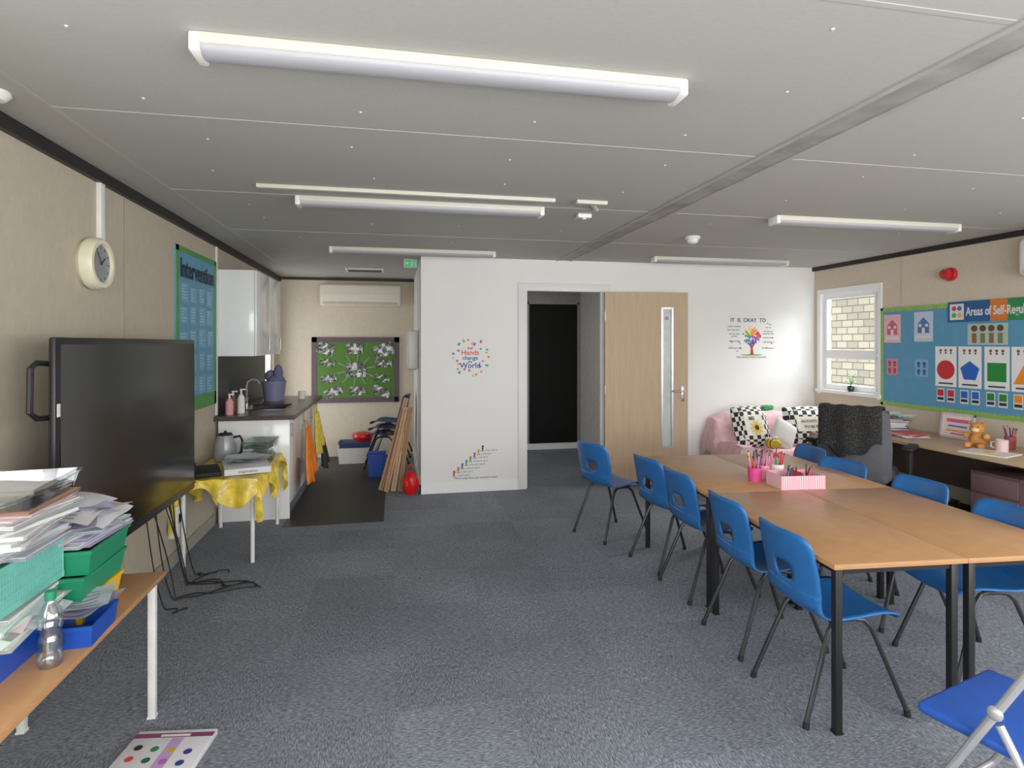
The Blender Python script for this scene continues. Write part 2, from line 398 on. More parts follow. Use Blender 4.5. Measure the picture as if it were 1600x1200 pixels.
# ------------------------------------------------------------------ ceiling fittings
LH = P('light_housing',(208,205,190),.5,var=.01)
lt = thing('fluorescent_light', 'long white surface-mounted fluorescent light fitting, switched off, on the ceiling', 'ceiling light', (.20,1.87,H), group='ceiling strip lights')
m = MB(); m.box((0,0,-.016),(1.52,.104,.032),0,None,.004); m.done('housing', LH, lt)
m = MB()
def dif(u, v):
    a = math.pi*v; return (-.75+1.5*u, -.046*math.cos(a), -.031-.026*math.sin(a)**.7)
m.grid(dif, 1, 12); m.done('diffuser', DIFF, lt)
for s in (-1, 1):
    m = MB(); m.box((s*.765,0,-.029),(.03,.107,.058),0,None,.008); m.done('end_cap', WPL, lt)
for x, y in ((.19,3.76),(.19,5.64),(3.40,3.67),(3.40,5.62)): copy_thing(lt, (x,y,H))
m = MB(); m.box((.11,3.5,H-.011),(1.74,.04,.022),0,None,.003); top(m.done('cable_trunking', LH), 'long white plastic cable trunking fixed along the ceiling', 'trunking')
m = MB(); m.box((1.22,3.5,H-.011),(.2,.04,.022),0,None,.003); m.box((1.28,3.62,H-.008),(.02,.22,.014),0,(0,0,-.5)); top(m.done('cable_trunking', LH), 'short white angled trunking piece on the ceiling', 'trunking')
m = MB(); m.box((1.29,3.86,H-.015),(.1,.05,.03),0,None,.008); m.cyl((1.29,3.86,H-.03),(1.29,3.86,H-.038),.015); top(m.done('motion_sensor', WPL), 'small white ceiling sensor box', 'sensor')
sd = thing('smoke_detector', 'round white smoke detector on the ceiling', 'smoke detector', (2.46,4.5,H))
m = MB(); m.lathe([(0,0),(.06,0),(.062,-.015),(.055,-.022),(0,-.022)],24); m.done('mounting_base', WPL, sd)
m = MB(); m.lathe([(0,-.02),(.045,-.02),(.048,-.035),(.04,-.052),(.02,-.06),(0,-.06)],24); m.done('sensor_head', WPL, sd)
m = MB(); m.lathe([(0,0),(.05,0),(.052,-.012),(.035,-.03),(0,-.035)],24); o = m.done('ceiling_sensor', WPL); o.location = (-1.40,2.40,H); top(o, 'small round white ceiling sensor by the wall', 'sensor')
cap = None
for y in (1.45,1.9,2.35,2.75,3.25,4.0,4.45,5.2):
    for x in (-.85,-.15,.55,1.3,2.4,3.3,4.1):
        px, py = x+random.uniform(-.08,.08), y+random.uniform(-.06,.06)
        if cap is None:
            m = MB(); m.lathe([(0,0),(.006,0),(.005,-.003),(0,-.004)],10); cap = m.done('ceiling_screw_cap', LH); top(cap, 'tiny white plastic screw cap on the ceiling board', 'screw cap', 'ceiling screw caps'); cap.location = (px,py,H)
        else:
            n = cap.copy(); COL.objects.link(n); n.location = (px,py,H)
ex = thing('exit_sign', 'small green illuminated emergency exit sign under the ceiling', 'exit sign', (.17,6.3,H))
m = MB(); m.box((0,0,-.045),(.14,.04,.09),0,None,.005); m.done('sign_body', WPL, ex)
m = MB(); m.rect(-.062,-.04,.062,.036,0,.001,0); m.disc(.02,.022,.009,.001,.002,1,12); m.poly([(0,-.03),(.012,-.005),(.0,.012),(.02,.014),(.035,-.002),(.022,-.01),(.035,-.03),(.025,-.032),(.014,-.012),(.008,-.034)],.001,.002,1); m.poly([(-.055,0),(-.035,.018),(-.035,.006),(-.015,.006),(-.015,-.006),(-.035,-.006),(-.035,-.018)],.001,.002,1); m.rect(.042,-.035,.056,.03,.001,.002,1)
m.done('sign_face', [P('exit_green',(20,160,90),.4,emit=.4), PAPER], ex, frame((0,-.0205,-.045),(1,0,0),(0,0,1),(0,-1,0)))

# ------------------------------------------------------------------ left wall things
ck = thing('wall_clock', 'round wall clock with thick cream rim and pale grey face', 'clock', M=FL @ T(3.31,1.955))
m = MB(); m.lathe([(0,0),(.115,0),(.13,.02),(.13,.06),(.12,.075),(.1,.075),(.097,.06),(0,.058)],40); m.done('clock_case', CREAM, ck)
m = MB(); m.disc(0,0,.096,.059,.061,0,40)
for k in range(12):
    a = k*math.pi/6; m.box((.082*math.sin(a),.082*math.cos(a),.0615),(.006,.014,.001),1,(0,0,-a))
m.done('clock_face', [P('clock_grey',(134,137,137),.3), INK], ck)
m = MB(); m.box((.02,.015,.063),(.007,.05,.001),0,(0,0,-.9)); m.done('hour_hand', INK, ck)
m = MB(); m.box((-.02,.028,.065),(.005,.07,.001),0,(0,0,.6)); m.disc(0,0,.006,.062,.067); m.done('minute_hand', INK, ck)
m = MB(); m.box((3.42,2.24,.012),(.05,.30,.024),0,None,.003); top(m.done('cable_trunking', WPL, M=FL), 'vertical white cable trunking above the wall clock', 'trunking')

ib = thing('intervention_board', 'blue display board with green border titled Intervention', 'display board', M=FL @ T(4.96,1.645))
DG = P('dark_green_border',(74,142,70),.6)
m = MB(); m.rect(-.47,-.61,.47,.61,.001,.012); m.done('board_panel', P('board_blue',(90,148,176),.75), ib)
m = MB()
for a in ((-.47,-.61,-.42,.61),(.42,-.61,.47,.61),(-.47,.57,.47,.61),(-.47,-.61,.47,-.50)): m.rect(*a,.012,.016)
m.done('board_border', DG, ib)
text('Intervention', .19, INK, ib, x=.0,y=.45,z=.0165, bold=.004, sx=.84)
SH = P('pale_blue_sheet',(106,160,186),.6)
for r in range(5):
    for c in range(4):
        m = MB(); ww = random.uniform(.06,.085); hh_ = random.uniform(.055,.082); m.rect(-ww,-hh_,ww,hh_,0,.001)
        for q in range(5): m.rect(-ww+.015,.045-q*.022,-ww+.02+random.uniform(.04,.1),.052-q*.022,.001,.0015,1)
        o = m.done('worksheet', [SH, P('white_ink',(166,198,212),.6)], M=FL @ T(4.66+c*.2+random.uniform(-.012,.012),1.93-r*.175+random.uniform(-.015,.015),.0125)); top(o, 'small pale blue printed sheet pinned to the board', 'poster', 'sheets on the intervention board')
tv = thing('interactive_display', 'large black flat interactive display screen, switched off, with side handle', 'display screen', (-1.27,3.325,1.0925))
m = MB(); m.box((-.013,0,0),(.026,1.59,.965),0,None,.008); m.box((-.05,0,-.02),(.05,1.3,.7),0,None,.015); m.done('screen_casing', P('display_casing',(16,16,17),.4), tv)
m = MB(); m.box((.001,0,.012),(.004,1.53,.885)); m.done('screen', SCRN, tv)
m = MB(); m.tube([(-.04,-.76,.38),(-.05,-.82,.385),(-.055,-.85,.365),(-.055,-.855,.20),(-.05,-.82,.175),(-.04,-.76,.17)],.011); m.done('handle', BLACK, tv)
m = MB(); m.box((-.16,-.25,0),(.17,.05,.6)); m.box((-.16,.25,0),(.17,.05,.6)); m.box((-.13,0,.1),(.05,.6,.06)); m.done('wall_mount', METB, tv)
m = MB(); m.box((.003,-.78,.2),(.002,.02,.05)); m.done('label_sticker', PAPER, tv)
for i in range(8):
    y0 = 3.75+.07*i+random.uniform(-.02,.02); ye = y0+random.uniform(-.35,.3); xe = random.uniform(-1.2,-.8); sag = random.uniform(-.15,.2); pts = []
    for k in range(21):
        t = k/20
        if t < .55:
            s = t/.55; pts.append((-1.42+.12*s, y0+sag*math.sin(s*2.4)*.6, .62*(1-s)**1.3+.008))
        else:
            s = (t-.55)/.45; pts.append((-1.30+(xe+1.30)*s+.05*math.sin(s*6+i)*s, y0+sag*.4+(ye-y0-sag*.4)*s+.06*math.sin(s*7+i)*s, .008+.02*math.sin(s*3.14)*(i%2)))
    m = MB(); m.tube(pts, .004, 6); top(m.done('power_cable', BLK), 'thin black power cable trailing down onto the carpet', 'cable', 'trailing cables')
m = MB(); m.box((XL+.03,4.45,.32),(.06,.16,.22),0,None,.006); m.box((XL+.062,4.45,.34),(.004,.10,.06),1); top(m.done('power_socket', [WPL,BLK]), 'white wall socket box with black plugs', 'socket')

# ------------------------------------------------------------------ low bench table with piles
def table(name, label, w, l, h, topm, edgem, legm, loc, rz, legr=.015, apron=True, group=None):
    t = thing(name, label, 'table', loc, rz, group=group)
    m = MB(); m.b2((0,0,h-.022),(w,l,h),0,.004)
    m.b2((-.003,-.003,h-.021),(0.001,l+.003,h-.001),1,.001); m.b2((w-.001,-.003,h-.021),(w+.003,l+.003,h-.001),1,.001)
    m.b2((0,-.003,h-.021),(w,.001,h-.001),1,.001); m.b2((0,l-.001,h-.021),(w,l+.003,h-.001),1,.001)
    m.done('tabletop', [topm, edgem], t)
    for x in (.02+legr, w-.02-legr):
        for y in (.02+legr, l-.02-legr):
            m = MB(); m.box((x,y,(h-.022+.004)/2),(2*legr,2*legr,h-.026),0,None,.003); m.box((x,y,.004),(2*legr+.004,2*legr+.004,.008)); m.done('leg', legm, t)
    m = MB(); e = .03+legr
    m.b2((e,.028,h-.05),(w-e,.044,h-.022)); m.b2((e,l-.044,h-.05),(w-e,l-.028,h-.022)); m.b2((.028,e,h-.05),(.044,l-e,h-.022)); m.b2((w-.044,e,h-.05),(w-.028,l-e,h-.022))
    m.done('underframe', legm, t)
    return t
table('bench_table', 'low wooden-topped table with white metal legs, piled with trays and papers', .54, 1.1, .59, BWOOD, TEDGE, PWHM, (-1.49,1.6,0), 0, .014)
BT = .59
def tray(name, label, w, l, h, mat, loc, rz=0, slots=False, group=None):
    m = MB(); t = .004; tp = .92
    if not slots:
        outer = [(-w/2,-l/2),(w/2,-l/2),(w/2,l/2),(-w/2,l/2)]
        def ring(k, z): return [m.bm.verts.new((x*k,y*k,z)) for x,y in outer]
        r = [ring(tp*.5,0), ring(tp,0), ring(1,h-.012), ring(1.04,h-.012), ring(1.04,h), ring(.975,h), ring(tp-.03,t), ring(.4,t)]
        for i in range(len(r)-1):
            for k in range(4): m.bm.faces.new((r[i][k],r[i][(k+1)%4],r[i+1][(k+1)%4],r[i+1][k]))
        m.bm.faces.new(r[0][::-1]); m.bm.faces.new(r[-1]); m._m(0)
    else:
        m.box((0,0,.003),(w,l,.006)); 
        for z in (.012, h-.008): 
            m.box((0,-l/2,z),(w+.01,.006,.02)); m.box((0,l/2,z),(w+.01,.006,.02)); m.box((-w/2,0,z),(.006,l+.01,.02)); m.box((w/2,0,z),(.006,l+.01,.02))
        nx = int(w/.012); ny = int(l/.012)
        for i in range(nx+1):
            x = -w/2+w*i/nx; m.box((x,-l/2,h/2),(.007,.004,h-.01)); m.box((x,l/2,h/2),(.007,.004,h-.01))
        for i in range(ny+1):
            y = -l/2+l*i/ny; m.box((-w/2,y,h/2),(.004,.007,h-.01)); m.box((w/2,y,h/2),(.004,.007,h-.01))
        for z in (.35,.62): m.box((0,-l/2,h*z),(w,.006,.01)); m.box((w/2,0,h*z),(.006,l,.01))
        m.box((0,0,h*.55),(w*.97,l*.97,.004))
    o = m.done(name, mat, smooth=False); o.location = loc; o.rotation_euler = (0,0,rz); return top(o, label, 'tray', group)
def pile(cx, cy, z, n, hgt, w, l, mats, label, name='paper_sheet', cat='paper', group=None, jit=.03, rz=0, rj=.12):
    hh = hgt/n
    for i in range(n):
        m = MB(); d = hh*.97; mi = random.choice(mats)
        m.box((0,0,0),(w*random.uniform(.92,1),l*random.uniform(.92,1),d),0,None,0)
        if d > .006:
            for q in (.25,.5,.75): m.box((0,0,-d/2+d*q),(w*1.001,l*1.001,.0006),0)
        o = m.done(name, mi, smooth=False)
        o.location = (cx+random.uniform(-jit,jit)*.5, cy+random.uniform(-jit,jit), z+hh*(i+.5)); o.rotation_euler = (0,0,rz+random.uniform(-rj,rj))
        top(o, label, cat, group)
def sheet(x, y, z, w, l, rz, mat, b1, b2, label='loose curled worksheet on the untidy pile', group='loose curled sheets'):
    m = MB(); prn = random.random() < .6
    def f(u, v, dz=0):
        X = (u-.5)*w; Y = (v-.5)*l
        return (X, Y, dz + b1*((u-.5)*2)**2*(1 if u > .5 else .3) + b2*((v-.5)*2)**2 + .004*math.sin(u*5+v*7))
    m.grid(f, 10, 10)
    if prn:
        for q in range(5): m.grid(lambda u,v,q=q: f(.15+.6*u, .2+.13*q+.03*v, .0012), 6, 1, 1)
    o = m.done('worksheet', [mat, P('print_grey',(120,124,134),.7)], smooth=True, recalc=False); o.location=(x,y,z); o.rotation_euler=(0,0,rz)
    return top(o, label, 'paper', group)
GP = P('mint_paper',(206,224,214),.8); PP = P('pink_paper',(230,206,210),.8); VP = P('violet_paper',(186,176,210),.8)
tray('storage_tray','shallow blue plastic tray on the low wooden table',.28,.34,.09,BLUT,(-1.22,2.00,BT))
pile(-1.21,2.01,BT+.09,8,.085,.28,.31,[PAPER,PAPB,PP,PAPER,GP],'loose printed papers poking out over a blue tray',group='loose papers in the tray pile',jit=.03,rj=.25)
for k in range(6): sheet(-1.16+random.uniform(-.02,.03), 2.06+random.uniform(-.04,.08), BT+.125+.009*k, .21,.28, random.uniform(-.4,.4), random.choice([PAPER,PAPB,PP,GP]), -.02+random.uniform(-.01,.02), random.uniform(-.01,.01))
tray('storage_basket','teal slotted plastic basket stacked on papers',.29,.32,.14,TEAL,(-1.22,2.02,BT+.19),0,True)
pile(-1.19,2.04,BT+.331,11,.12,.26,.31,[PAPER,PAPER,PAPB,PAPER],'stacked exercise books and papers in a teal basket','exercise_book','book','books stacked on the teal basket',.035,0,.22)
pile(-1.17,2.06,BT+.452,4,.025,.26,.30,[PAPBR,PAPBR,PP],'brown card folders on top of the exercise books','card_folder','folder','card folders on the basket',.02)
SMK = glassmat('smoky_plastic',(236,238,238),.3)
tray('storage_tray','clear grey plastic tray on top of the paper pile',.30,.34,.06,SMK,(-1.18,2.05,BT+.48),.12)
for k in range(4): sheet(-1.17, 2.04, BT+.492+.005*k, .23,.28, random.uniform(-.2,.2), PAPER, .005, .005)
tray('storage_tray','yellow plastic tray at the end of the low table',.27,.28,.09,YEL,(-1.165,2.36,BT))
tray('storage_tray','blue plastic tray beside the yellow tray',.12,.20,.07,BLUT,(-1.00,2.16,BT),.05)
for k in range(3): sheet(-1.02, 2.19+.01*k, BT+.078+.008*k, .15,.20, random.uniform(-.3,.3), random.choice([PAPER,PAPB,VP]), .01, .008)
tray('storage_tray','green plastic tray stacked above a yellow tray',.29,.31,.085,GREEN,(-1.165,2.35,BT+.092))
tray('storage_tray','green plastic tray stacked on another green tray',.29,.31,.085,GREEN,(-1.15,2.35,BT+.179),.03)
pile(-1.15,2.35,BT+.266,6,.05,.26,.30,[PAPER,PAPER,PAPB,VP,PAPB,GP],'loose worksheets piled in a green tray',group='papers in the green tray',jit=.03,rj=.25)
for k in range(9): sheet(-1.12+random.uniform(-.05,.03), 2.33+random.uniform(-.08,.06), BT+.322+.010*k, .21,.29, random.uniform(-.7,.7), random.choice([PAPER,PAPER,PAPB,VP,PP]), random.uniform(-.03,.01), random.uniform(-.02,.01))
pile(-1.21,1.72,BT,9,.12,.22,.26,[PAPER,CM((30,120,90)),PAPB,CM((220,225,215))],'thin booklets stacked on the low table','booklet','book','booklets on the low table',.02)
for k in range(5): sheet(-1.19+random.uniform(-.03,.02), 1.74, BT+.125+.008*k, .21,.28, random.uniform(-.5,.5), random.choice([PAPER,GP,PAPB]), -.015, .01)
bt = thing('water_bottle', 'clear plastic water bottle with green cap on the low table', 'bottle', (-1.005,1.975,BT))
m = MB(); m.lathe([(0,.004),(.026,0),(.032,.008),(.033,.03),(.03,.04),(.033,.05),(.033,.085),(.028,.095),(.028,.105),(.033,.115),(.033,.145),(.028,.165),(.015,.187),(.012,.195),(.012,.2),(0,.2)],28)
BPM = glassmat('bottle_plastic', (240,247,248), .3)
m.done('bottle_body', BPM, bt)
m = MB(); m.lathe([(0,.198),(.0145,.198),(.0145,.222),(.012,.224),(0,.224)],20); m.done('bottle_cap', GREEN, bt)
m = MB(); m.lathe([(.0335,.055),(.0335,.083)],28); m.done('bottle_label', glassmat('label_film',(205,226,214),.35), bt)
gb = thing('activity_board', 'white spiral activity board with purple stripe and coloured dots on carpet', 'game board', (-.86,2.33,0), math.radians(-8))
m = MB(); m.box((0,0,.012),(.30,.38,.024),0,None,.004); m.done('board_body', P('pale_board',(224,224,228),.4,var=.01), gb)
m = MB(); m.rect(-.148,.145,.148,.170,.0241,.0248,0); m.rect(.0,-.16,.045,.14,.0241,.0248,1); m.rect(-.05,.15,.06,.162,.0248,.0252,2)
dc = [(20,20,24),(30,120,80),(200,160,30),(60,40,140),(200,60,70),(20,90,60),(180,90,180),(30,60,120)]
for i in range(8): m.disc(-.1+.065*(i%4), .09-.06*(i//4)-.01*(i%4), .015, .0249, .0256, 3+i, 16)
m.done('printed_pattern', [CM((120,50,84)), CM((180,150,196)), PAPER]+[CM(c) for c in dc], gb)

# ------------------------------------------------------------------ small cloth-covered table
ct = thing('trestle_table', 'small table with white metal legs under a yellow plastic cloth', 'table', (-1.21,4.86,0))
m = MB(); m.box((0,0,.59),(.5,.94,.02),0,None,.004); m.done('tabletop', PWHM, ct)
for x in (-.225,.225):
    for y in (-.445,.445): m = MB(); m.cyl((x,y,0),(x,y,.58),.014); m.done('leg', PWHM, ct)
YC = P('yellow_plastic_cloth',(234,196,66),.3,var=.15,ns=14,bs=.8,bsc=18)
m = MB()
def cloth(u, v):
    a = (u-.5)*.84; b = (v-.5)*1.22; hx, hy = .262, .482
    dx = max(0,abs(a)-hx); dy = max(0,abs(b)-hy); sx = 1 if a>0 else -1; sy = 1 if b>0 else -1
    x = sx*min(abs(a),hx)+sx*(dx*.14+.022*min(1,dx*14)*math.sin(b*38+2*math.sin(b*11))); y = sy*min(abs(b),hy)+sy*(dy*.16+.022*min(1,dy*14)*math.sin(a*36+1))
    return (x, y, .603+.003*math.sin(a*40+b*22)-dx*(1.0+.75*math.sin(b*11+1)) - dy*(1+.6*math.sin(a*13)))
m.grid(cloth, 60, 84); o = m.done('tablecloth', YC); o.location = ct.location; top(o, 'crinkled yellow plastic tablecloth hanging over the small table', 'tablecloth')
bx = thing('laptop_box', 'flat white cardboard box with printing on the yellow-covered table', 'box', (-1.09,4.68,.61), .3)
m = MB(); m.box((0,0,.022),(.31,.40,.044),0,None,.003); m.done('box_body', PAPER, bx)
text('inspiration', .03, INK, bx, frame((0,-.2005,.022),(1,0,0),(0,0,1),(0,-1,0)))
for k in range(5): sheet(-1.10+random.uniform(-.05,.05), 4.78+random.uniform(-.08,.08), .66+.007*k, .21,.29, random.uniform(-1,1), random.choice([PAPER,PAPB,PAPER]), random.uniform(-.02,.02), .01, 'loose paper lying on the flat box', 'papers on the small table')
ph = thing('telephone', 'black corded desk telephone on the small table', 'telephone', (-1.33,4.52,.61), .4)
m = MB(); m.box((0,0,.025),(.2,.19,.04),0,(.15,0,0),.01); m.done('phone_base', BLK, ph)
m = MB(); m.tube([(-.07,-.09,.07),(-.075,-.04,.085),(-.075,.04,.085),(-.07,.09,.07)],.018,10); m.done('handset', BLK, ph)
m = MB(); m.tube([(-.07+.01*math.cos(k), -.1-.004*k, .05-.005*k+.01*math.sin(k)) for k in range(12)],.004,6); m.done('cord', BLK, ph)
jg = thing('kettle', 'translucent grey electric kettle on the small table', 'kettle', (-1.34,5.08,.61))
m = MB(); m.lathe([(0,0),(.08,0),(.085,.02),(.078,.12),(.062,.19),(.06,.2),(0,.205)],24); m.done('kettle_body', P('kettle_grey',(140,144,146),.2), jg)
m = MB(); m.tube([(.06,.0,.18),(.11,0,.19),(.13,0,.15),(.12,0,.06),(.08,0,.03)],.01,8); m.done('handle', BLK, jg)
m = MB(); m.lathe([(0,.2),(.055,.2),(.05,.215),(.012,.22),(.01,.235),(0,.235)],20); m.done('lid', BLK, jg)
tray('plastic_tub','clear plastic food tub on the small table',.22,.3,.09,CLEAR,(-1.08,5.12,.61),.1)
tray('plastic_tub','clear plastic food tub stacked on another',.21,.29,.06,CLEAR,(-1.08,5.12,.702),-.05)

# ------------------------------------------------------------------ kitchen
KW = P('kitchen_gloss_white',(240,240,238),.12,var=.005)
for i, (a, b) in enumerate(((5.46,6.08),(6.085,6.72),(6.725,7.38))):
    c = thing('base_cabinet', 'white kitchen base cabinet under the dark worktop' if i else 'white kitchen base cabinet with plain end panel facing the room', 'cabinet', (-1.20,(a+b)/2,0), group='kitchen base cabinets')
    l = b-a
    m = MB(); m.box((-.01,0,.50),(.56,l,.758)); m.box((-.04,0,.06),(.5,l,.118)); 
    if i == 0: m.box((0,-l/2-.009,.44),(.585,.018,.877),0,None,.002)
    m.done('body', KW, c)
    m = MB(); m.box((.281,0,.50),(.018,l-.006,.74),0,None,.002); m.done('door', KW, c)
    m = MB(); m.cyl((.305,-l/2+.05,.72),(.305,-l/2+.05,.84),.005); m.cyl((.29,-l/2+.05,.73),(.305,-l/2+.05,.73),.004); m.cyl((.29,-l/2+.05,.83),(.305,-l/2+.05,.83),.004); m.done('handle', STEEL, c)
m = MB()
for a, b in (((-1.515,5.40,.882),(-.86,5.88,.922)), ((-1.515,6.42,.882),(-.86,7.40,.922)), ((-1.515,5.88,.882),(-1.44,6.42,.922)), ((-1.02,5.88,.882),(-.86,6.42,.922))): m.b2(a,b)
top(m.done('worktop', WORK, smooth=False), 'dark brown laminate kitchen worktop over the white cabinets', 'worktop')
sk = thing('sink', 'inset stainless steel sink with chrome tap', 'sink', (-1.23,6.15,.92))
m = MB(); ri = [(-.22,-.28),(.22,-.28),(.22,.28),(-.22,.28)]
R = [[m.bm.verts.new((x*k,y*k,z)) for x,y in ri] for k,z in ((1,.002),(1,.006),(.9,.006),(.84,-.035),(.8,-.037))]
for i in range(4):
    for k in range(4): m.bm.faces.new((R[i][k],R[i][(k+1)%4],R[i+1][(k+1)%4],R[i+1][k]))
m.bm.faces.new(R[4]); m._m(0); m.done('basin', STEEL, sk, recalc=False)
m = MB(); m.cyl((-.17,-.12,.0),(-.17,-.12,.05),.018); m.tube([(-.17,-.12,.04),(-.17,-.12,.22),(-.16,-.12,.26),(-.12,-.12,.285),(-.07,-.12,.275),(-.05,-.12,.24)],.011,10); m.tube([(-.17,-.12,.06),(-.17,-.17,.09),(-.17,-.2,.1)],.007); m.tube([(-.17,-.12,.06),(-.17,-.07,.09),(-.17,-.04,.1)],.007); m.done('tap', MSIL, sk)
m = MB(); m.b2((XL+.001,5.50,.923),(XL+.012,7.40,1.44)); top(m.done('splashback', P('splash_black',(26,26,28),.45)), 'black splashback panel behind the sink', 'splashback')
for i, (a, b) in enumerate(((5.50,6.04),(6.045,6.60))):
    c = thing('wall_cabinet', 'glossy white kitchen wall cupboard', 'cabinet', (-1.355,(a+b)/2,1.44), group='kitchen wall cupboards'); l = b-a
    m = MB(); m.box((-.01,0,.38),(.30,l,.76),0,None,.002); m.done('body', KW, c)
    m = MB(); m.box((.152,0,.38),(.018,l-.006,.755),0,None,.002); m.done('door', KW, c)
    m = MB(); m.cyl((.172,l/2-.05,.05),(.172,l/2-.05,.17),.005); m.cyl((.16,l/2-.05,.06),(.172,l/2-.05,.06),.004); m.cyl((.16,l/2-.05,.16),(.172,l/2-.05,.16),.004); m.done('handle', STEEL, c)
def pump(name, label, loc, mat, h=.16, r=.032):
    t = thing(name, label, 'bottle', loc)
    m = MB(); m.lathe([(0,0),(r,0),(r,h*.7),(r*.6,h*.85),(.012,h*.88),(0,h*.88)],20); m.done('bottle_body', mat, t)
    m = MB(); m.cyl((0,0,h*.86),(0,0,h*1.1),.008); m.box((.015,0,h*1.12),(.05,.014,.012),0,None,.003); m.done('pump', WPL, t)
pump('soap_bottle','pink hand soap pump bottle by the sink',(-1.43,5.55,.922),CM((222,150,160)))
pump('soap_bottle','white washing-up pump bottle by the sink',(-1.36,5.66,.922),CM((232,228,220)),.19)
pump('soap_bottle','brown soap pump bottle by the sink',(-1.45,5.74,.922),CM((130,90,60)),.17)
bk = thing('bucket', 'lilac-grey plastic bucket filled with cloths on the worktop', 'bucket', (-1.30,6.82,.922))
LIL = P('lilac_plastic',(120,122,150),.5)
m = MB(); m.lathe([(0,0),(.1,0),(.125,.2),(.13,.2),(.13,.215),(.12,.215),(.095,.01),(0,.01)],28); m.done('bucket_body', LIL, bk)
m = MB(); m.sph((.02,0,.2),(.1,.1,.1),0,20); m.sph((-.04,.02,.27),(.06,.07,.07),0,16); m.sph((.05,-.03,.3),(.05,.05,.1),0,16); m.done('cloths', P('lilac_cloth',(104,108,140),.95,bs=.8,bsc=60), bk)
mg = thing('mug', 'white mug on the worktop', 'mug', (-1.03,6.95,.922))
m = MB(); m.lathe([(0,0),(.035,0),(.04,.01),(.04,.09),(.036,.09),(.035,.012),(0,.012)],20); m.done('mug_body', WPL, mg)
m = MB(); m.tube([(.038,0,.07),(.06,0,.065),(.062,0,.035),(.038,0,.025)],.005); m.done('handle', WPL, mg)
def apron(label, y, z0, z1, w, mat, name='apron'):
    t = thing(name, label, 'apron', (-.875,y,0))
    m = MB()
    def f(u, v):
        ww = w*(.45+.55*min(1,(1-v)*1.6)); yy = (u-.5)*ww
        return (.055+.035*math.sin(u*16)*(1-v*.6)+.035*(1-v), yy, z0+(z1-z0)*v+.03*math.sin(u*9)*(1-v))
    m.grid(f, 24, 14); o = m.done('fabric', mat, t); md = o.modifiers.new('s','SOLIDIFY'); md.thickness = .003
    m = MB(); m.tube([(.05,-w*.2,z1-.01),(.04,-w*.1,z1+.05),(.02,0,z1+.07),(.04,w*.1,z1+.05),(.05,w*.2,z1-.01)],.005,6); m.done('neck_strap', mat, t)
apron('orange plastic apron hanging on the kitchen cabinet', 5.92, .24, .74, .54, P('orange_apron',(246,128,28),.5,var=.08))
apron('yellow patterned apron hanging on the kitchen cabinet', 6.55, .40, .82, .50, P('yellow_apron',(240,212,80),.6,var=.08,ns=25))
apron('dark shopping bag hanging at the end of the cabinets', 7.1, .12, .46, .30, P('dark_bag',(44,44,48),.6), 'shopping_bag')

# ------------------------------------------------------------------ nook
ac = thing('air_conditioner', 'long white wall-mounted air conditioning unit', 'air conditioner', M=FN @ T(-.445,2.205))
m = MB(); m.box((0,.0,.101),(1.06,.29,.2),0,None,.03,4); m.done('casing', P('ac_cream',(230,222,206),.4,var=.01), ac)
m = MB(); m.box((0,-.115,.203),(.98,.04,.006),0,None,.002); m.box((0,.02,.2025),(1.0,.003,.003)); m.done('air_flap', P('ac_flap',(200,192,176),.4), ac)
PB = thing('green_notice_board', 'green display board with dark purple border and shiny laminated sheets', 'display board', M=FN @ T(-.515,1.19))
m = MB(); m.rect(-.585,-.45,.585,.45,.001,.015); m.done('board_panel', P('board_green',(78,122,46),.8), PB)
m = MB()
for a in ((-.585,-.45,-.515,.45),(.515,-.45,.585,.45),(-.585,.38,.585,.45),(-.585,-.45,.585,-.38)): m.rect(*a,.015,.02)
m.done('board_border', P('board_purple',(94,72,84),.6), PB)
def lam(name, c1, c2, c3):
    m, nt, b = base(name); v = coords(nt); n = N(nt,'ShaderNodeTexNoise'); n.inputs['Scale'].default_value=16; n.inputs['Detail'].default_value=5; n.inputs['Distortion'].default_value=1.5; nt.links.new(v,n.inputs['Vector'])
    nt.links.new(ramp(nt,n.outputs['Fac'],[(.38,c1),(.52,c2),(.66,c3)]),b.inputs['Base Color']); b.inputs['Roughness'].default_value=.12; return m
LAM = lam('laminated_sheet',(44,48,44),(122,124,118),(206,208,204))
LAMB = lam('laminated_green_sheet',(56,76,46),(100,118,84),(170,186,160))
def lsheet(x, y, w, h, r, mt):
    m = MB(); m.grid(lambda u,v: ((u-.5)*w,(v-.5)*h,.004+.008*math.sin(u*6)*math.sin(v*3.1)),8,4); o = m.done('laminated_sheet', mt, M=FN @ T(-.515+x,1.19+y,.022) @ Matrix.Rotation(r,4,'Z')); top(o,'shiny laminated photo sheet pinned to the green board','poster','laminated sheets on the green board')
lsheet(0,.0,.26,.20,0,LAM); lsheet(.01,.0,.18,.08,0,LAMB)
for x, y, w, h, mt in ((-.40,.29,.22,.15,LAM),(-.38,.1,.20,.1,LAMB),(-.36,-.12,.20,.1,LAM),(-.30,-.3,.24,.12,LAM),(-.02,.29,.22,.14,LAM),(.37,.27,.26,.18,LAM),(.37,.08,.22,.1,LAM),(.35,-.12,.20,.1,LAMB),(.34,-.3,.24,.12,LAM),(.02,-.29,.20,.12,LAM)):
    r = math.atan2(y, x)
    if abs(r) > math.pi/2: r -= math.copysign(math.pi, r)
    lsheet(x, y, w, h, r*.5 if abs(x) > .1 else 0, mt)
m = MB()
for k in range(10):
    a = 2*math.pi*k/10+.2; m.box((.2*math.cos(a),.17*math.sin(a),.02),(.12,.012,.004),0,(0,0,a))
m.done('paper_rays', P('ray_paper',(150,156,140),.6), PB)
m = MB(); m.box((-.35,7.3,H-.008),(.45,.3,.014),0,None,.003)
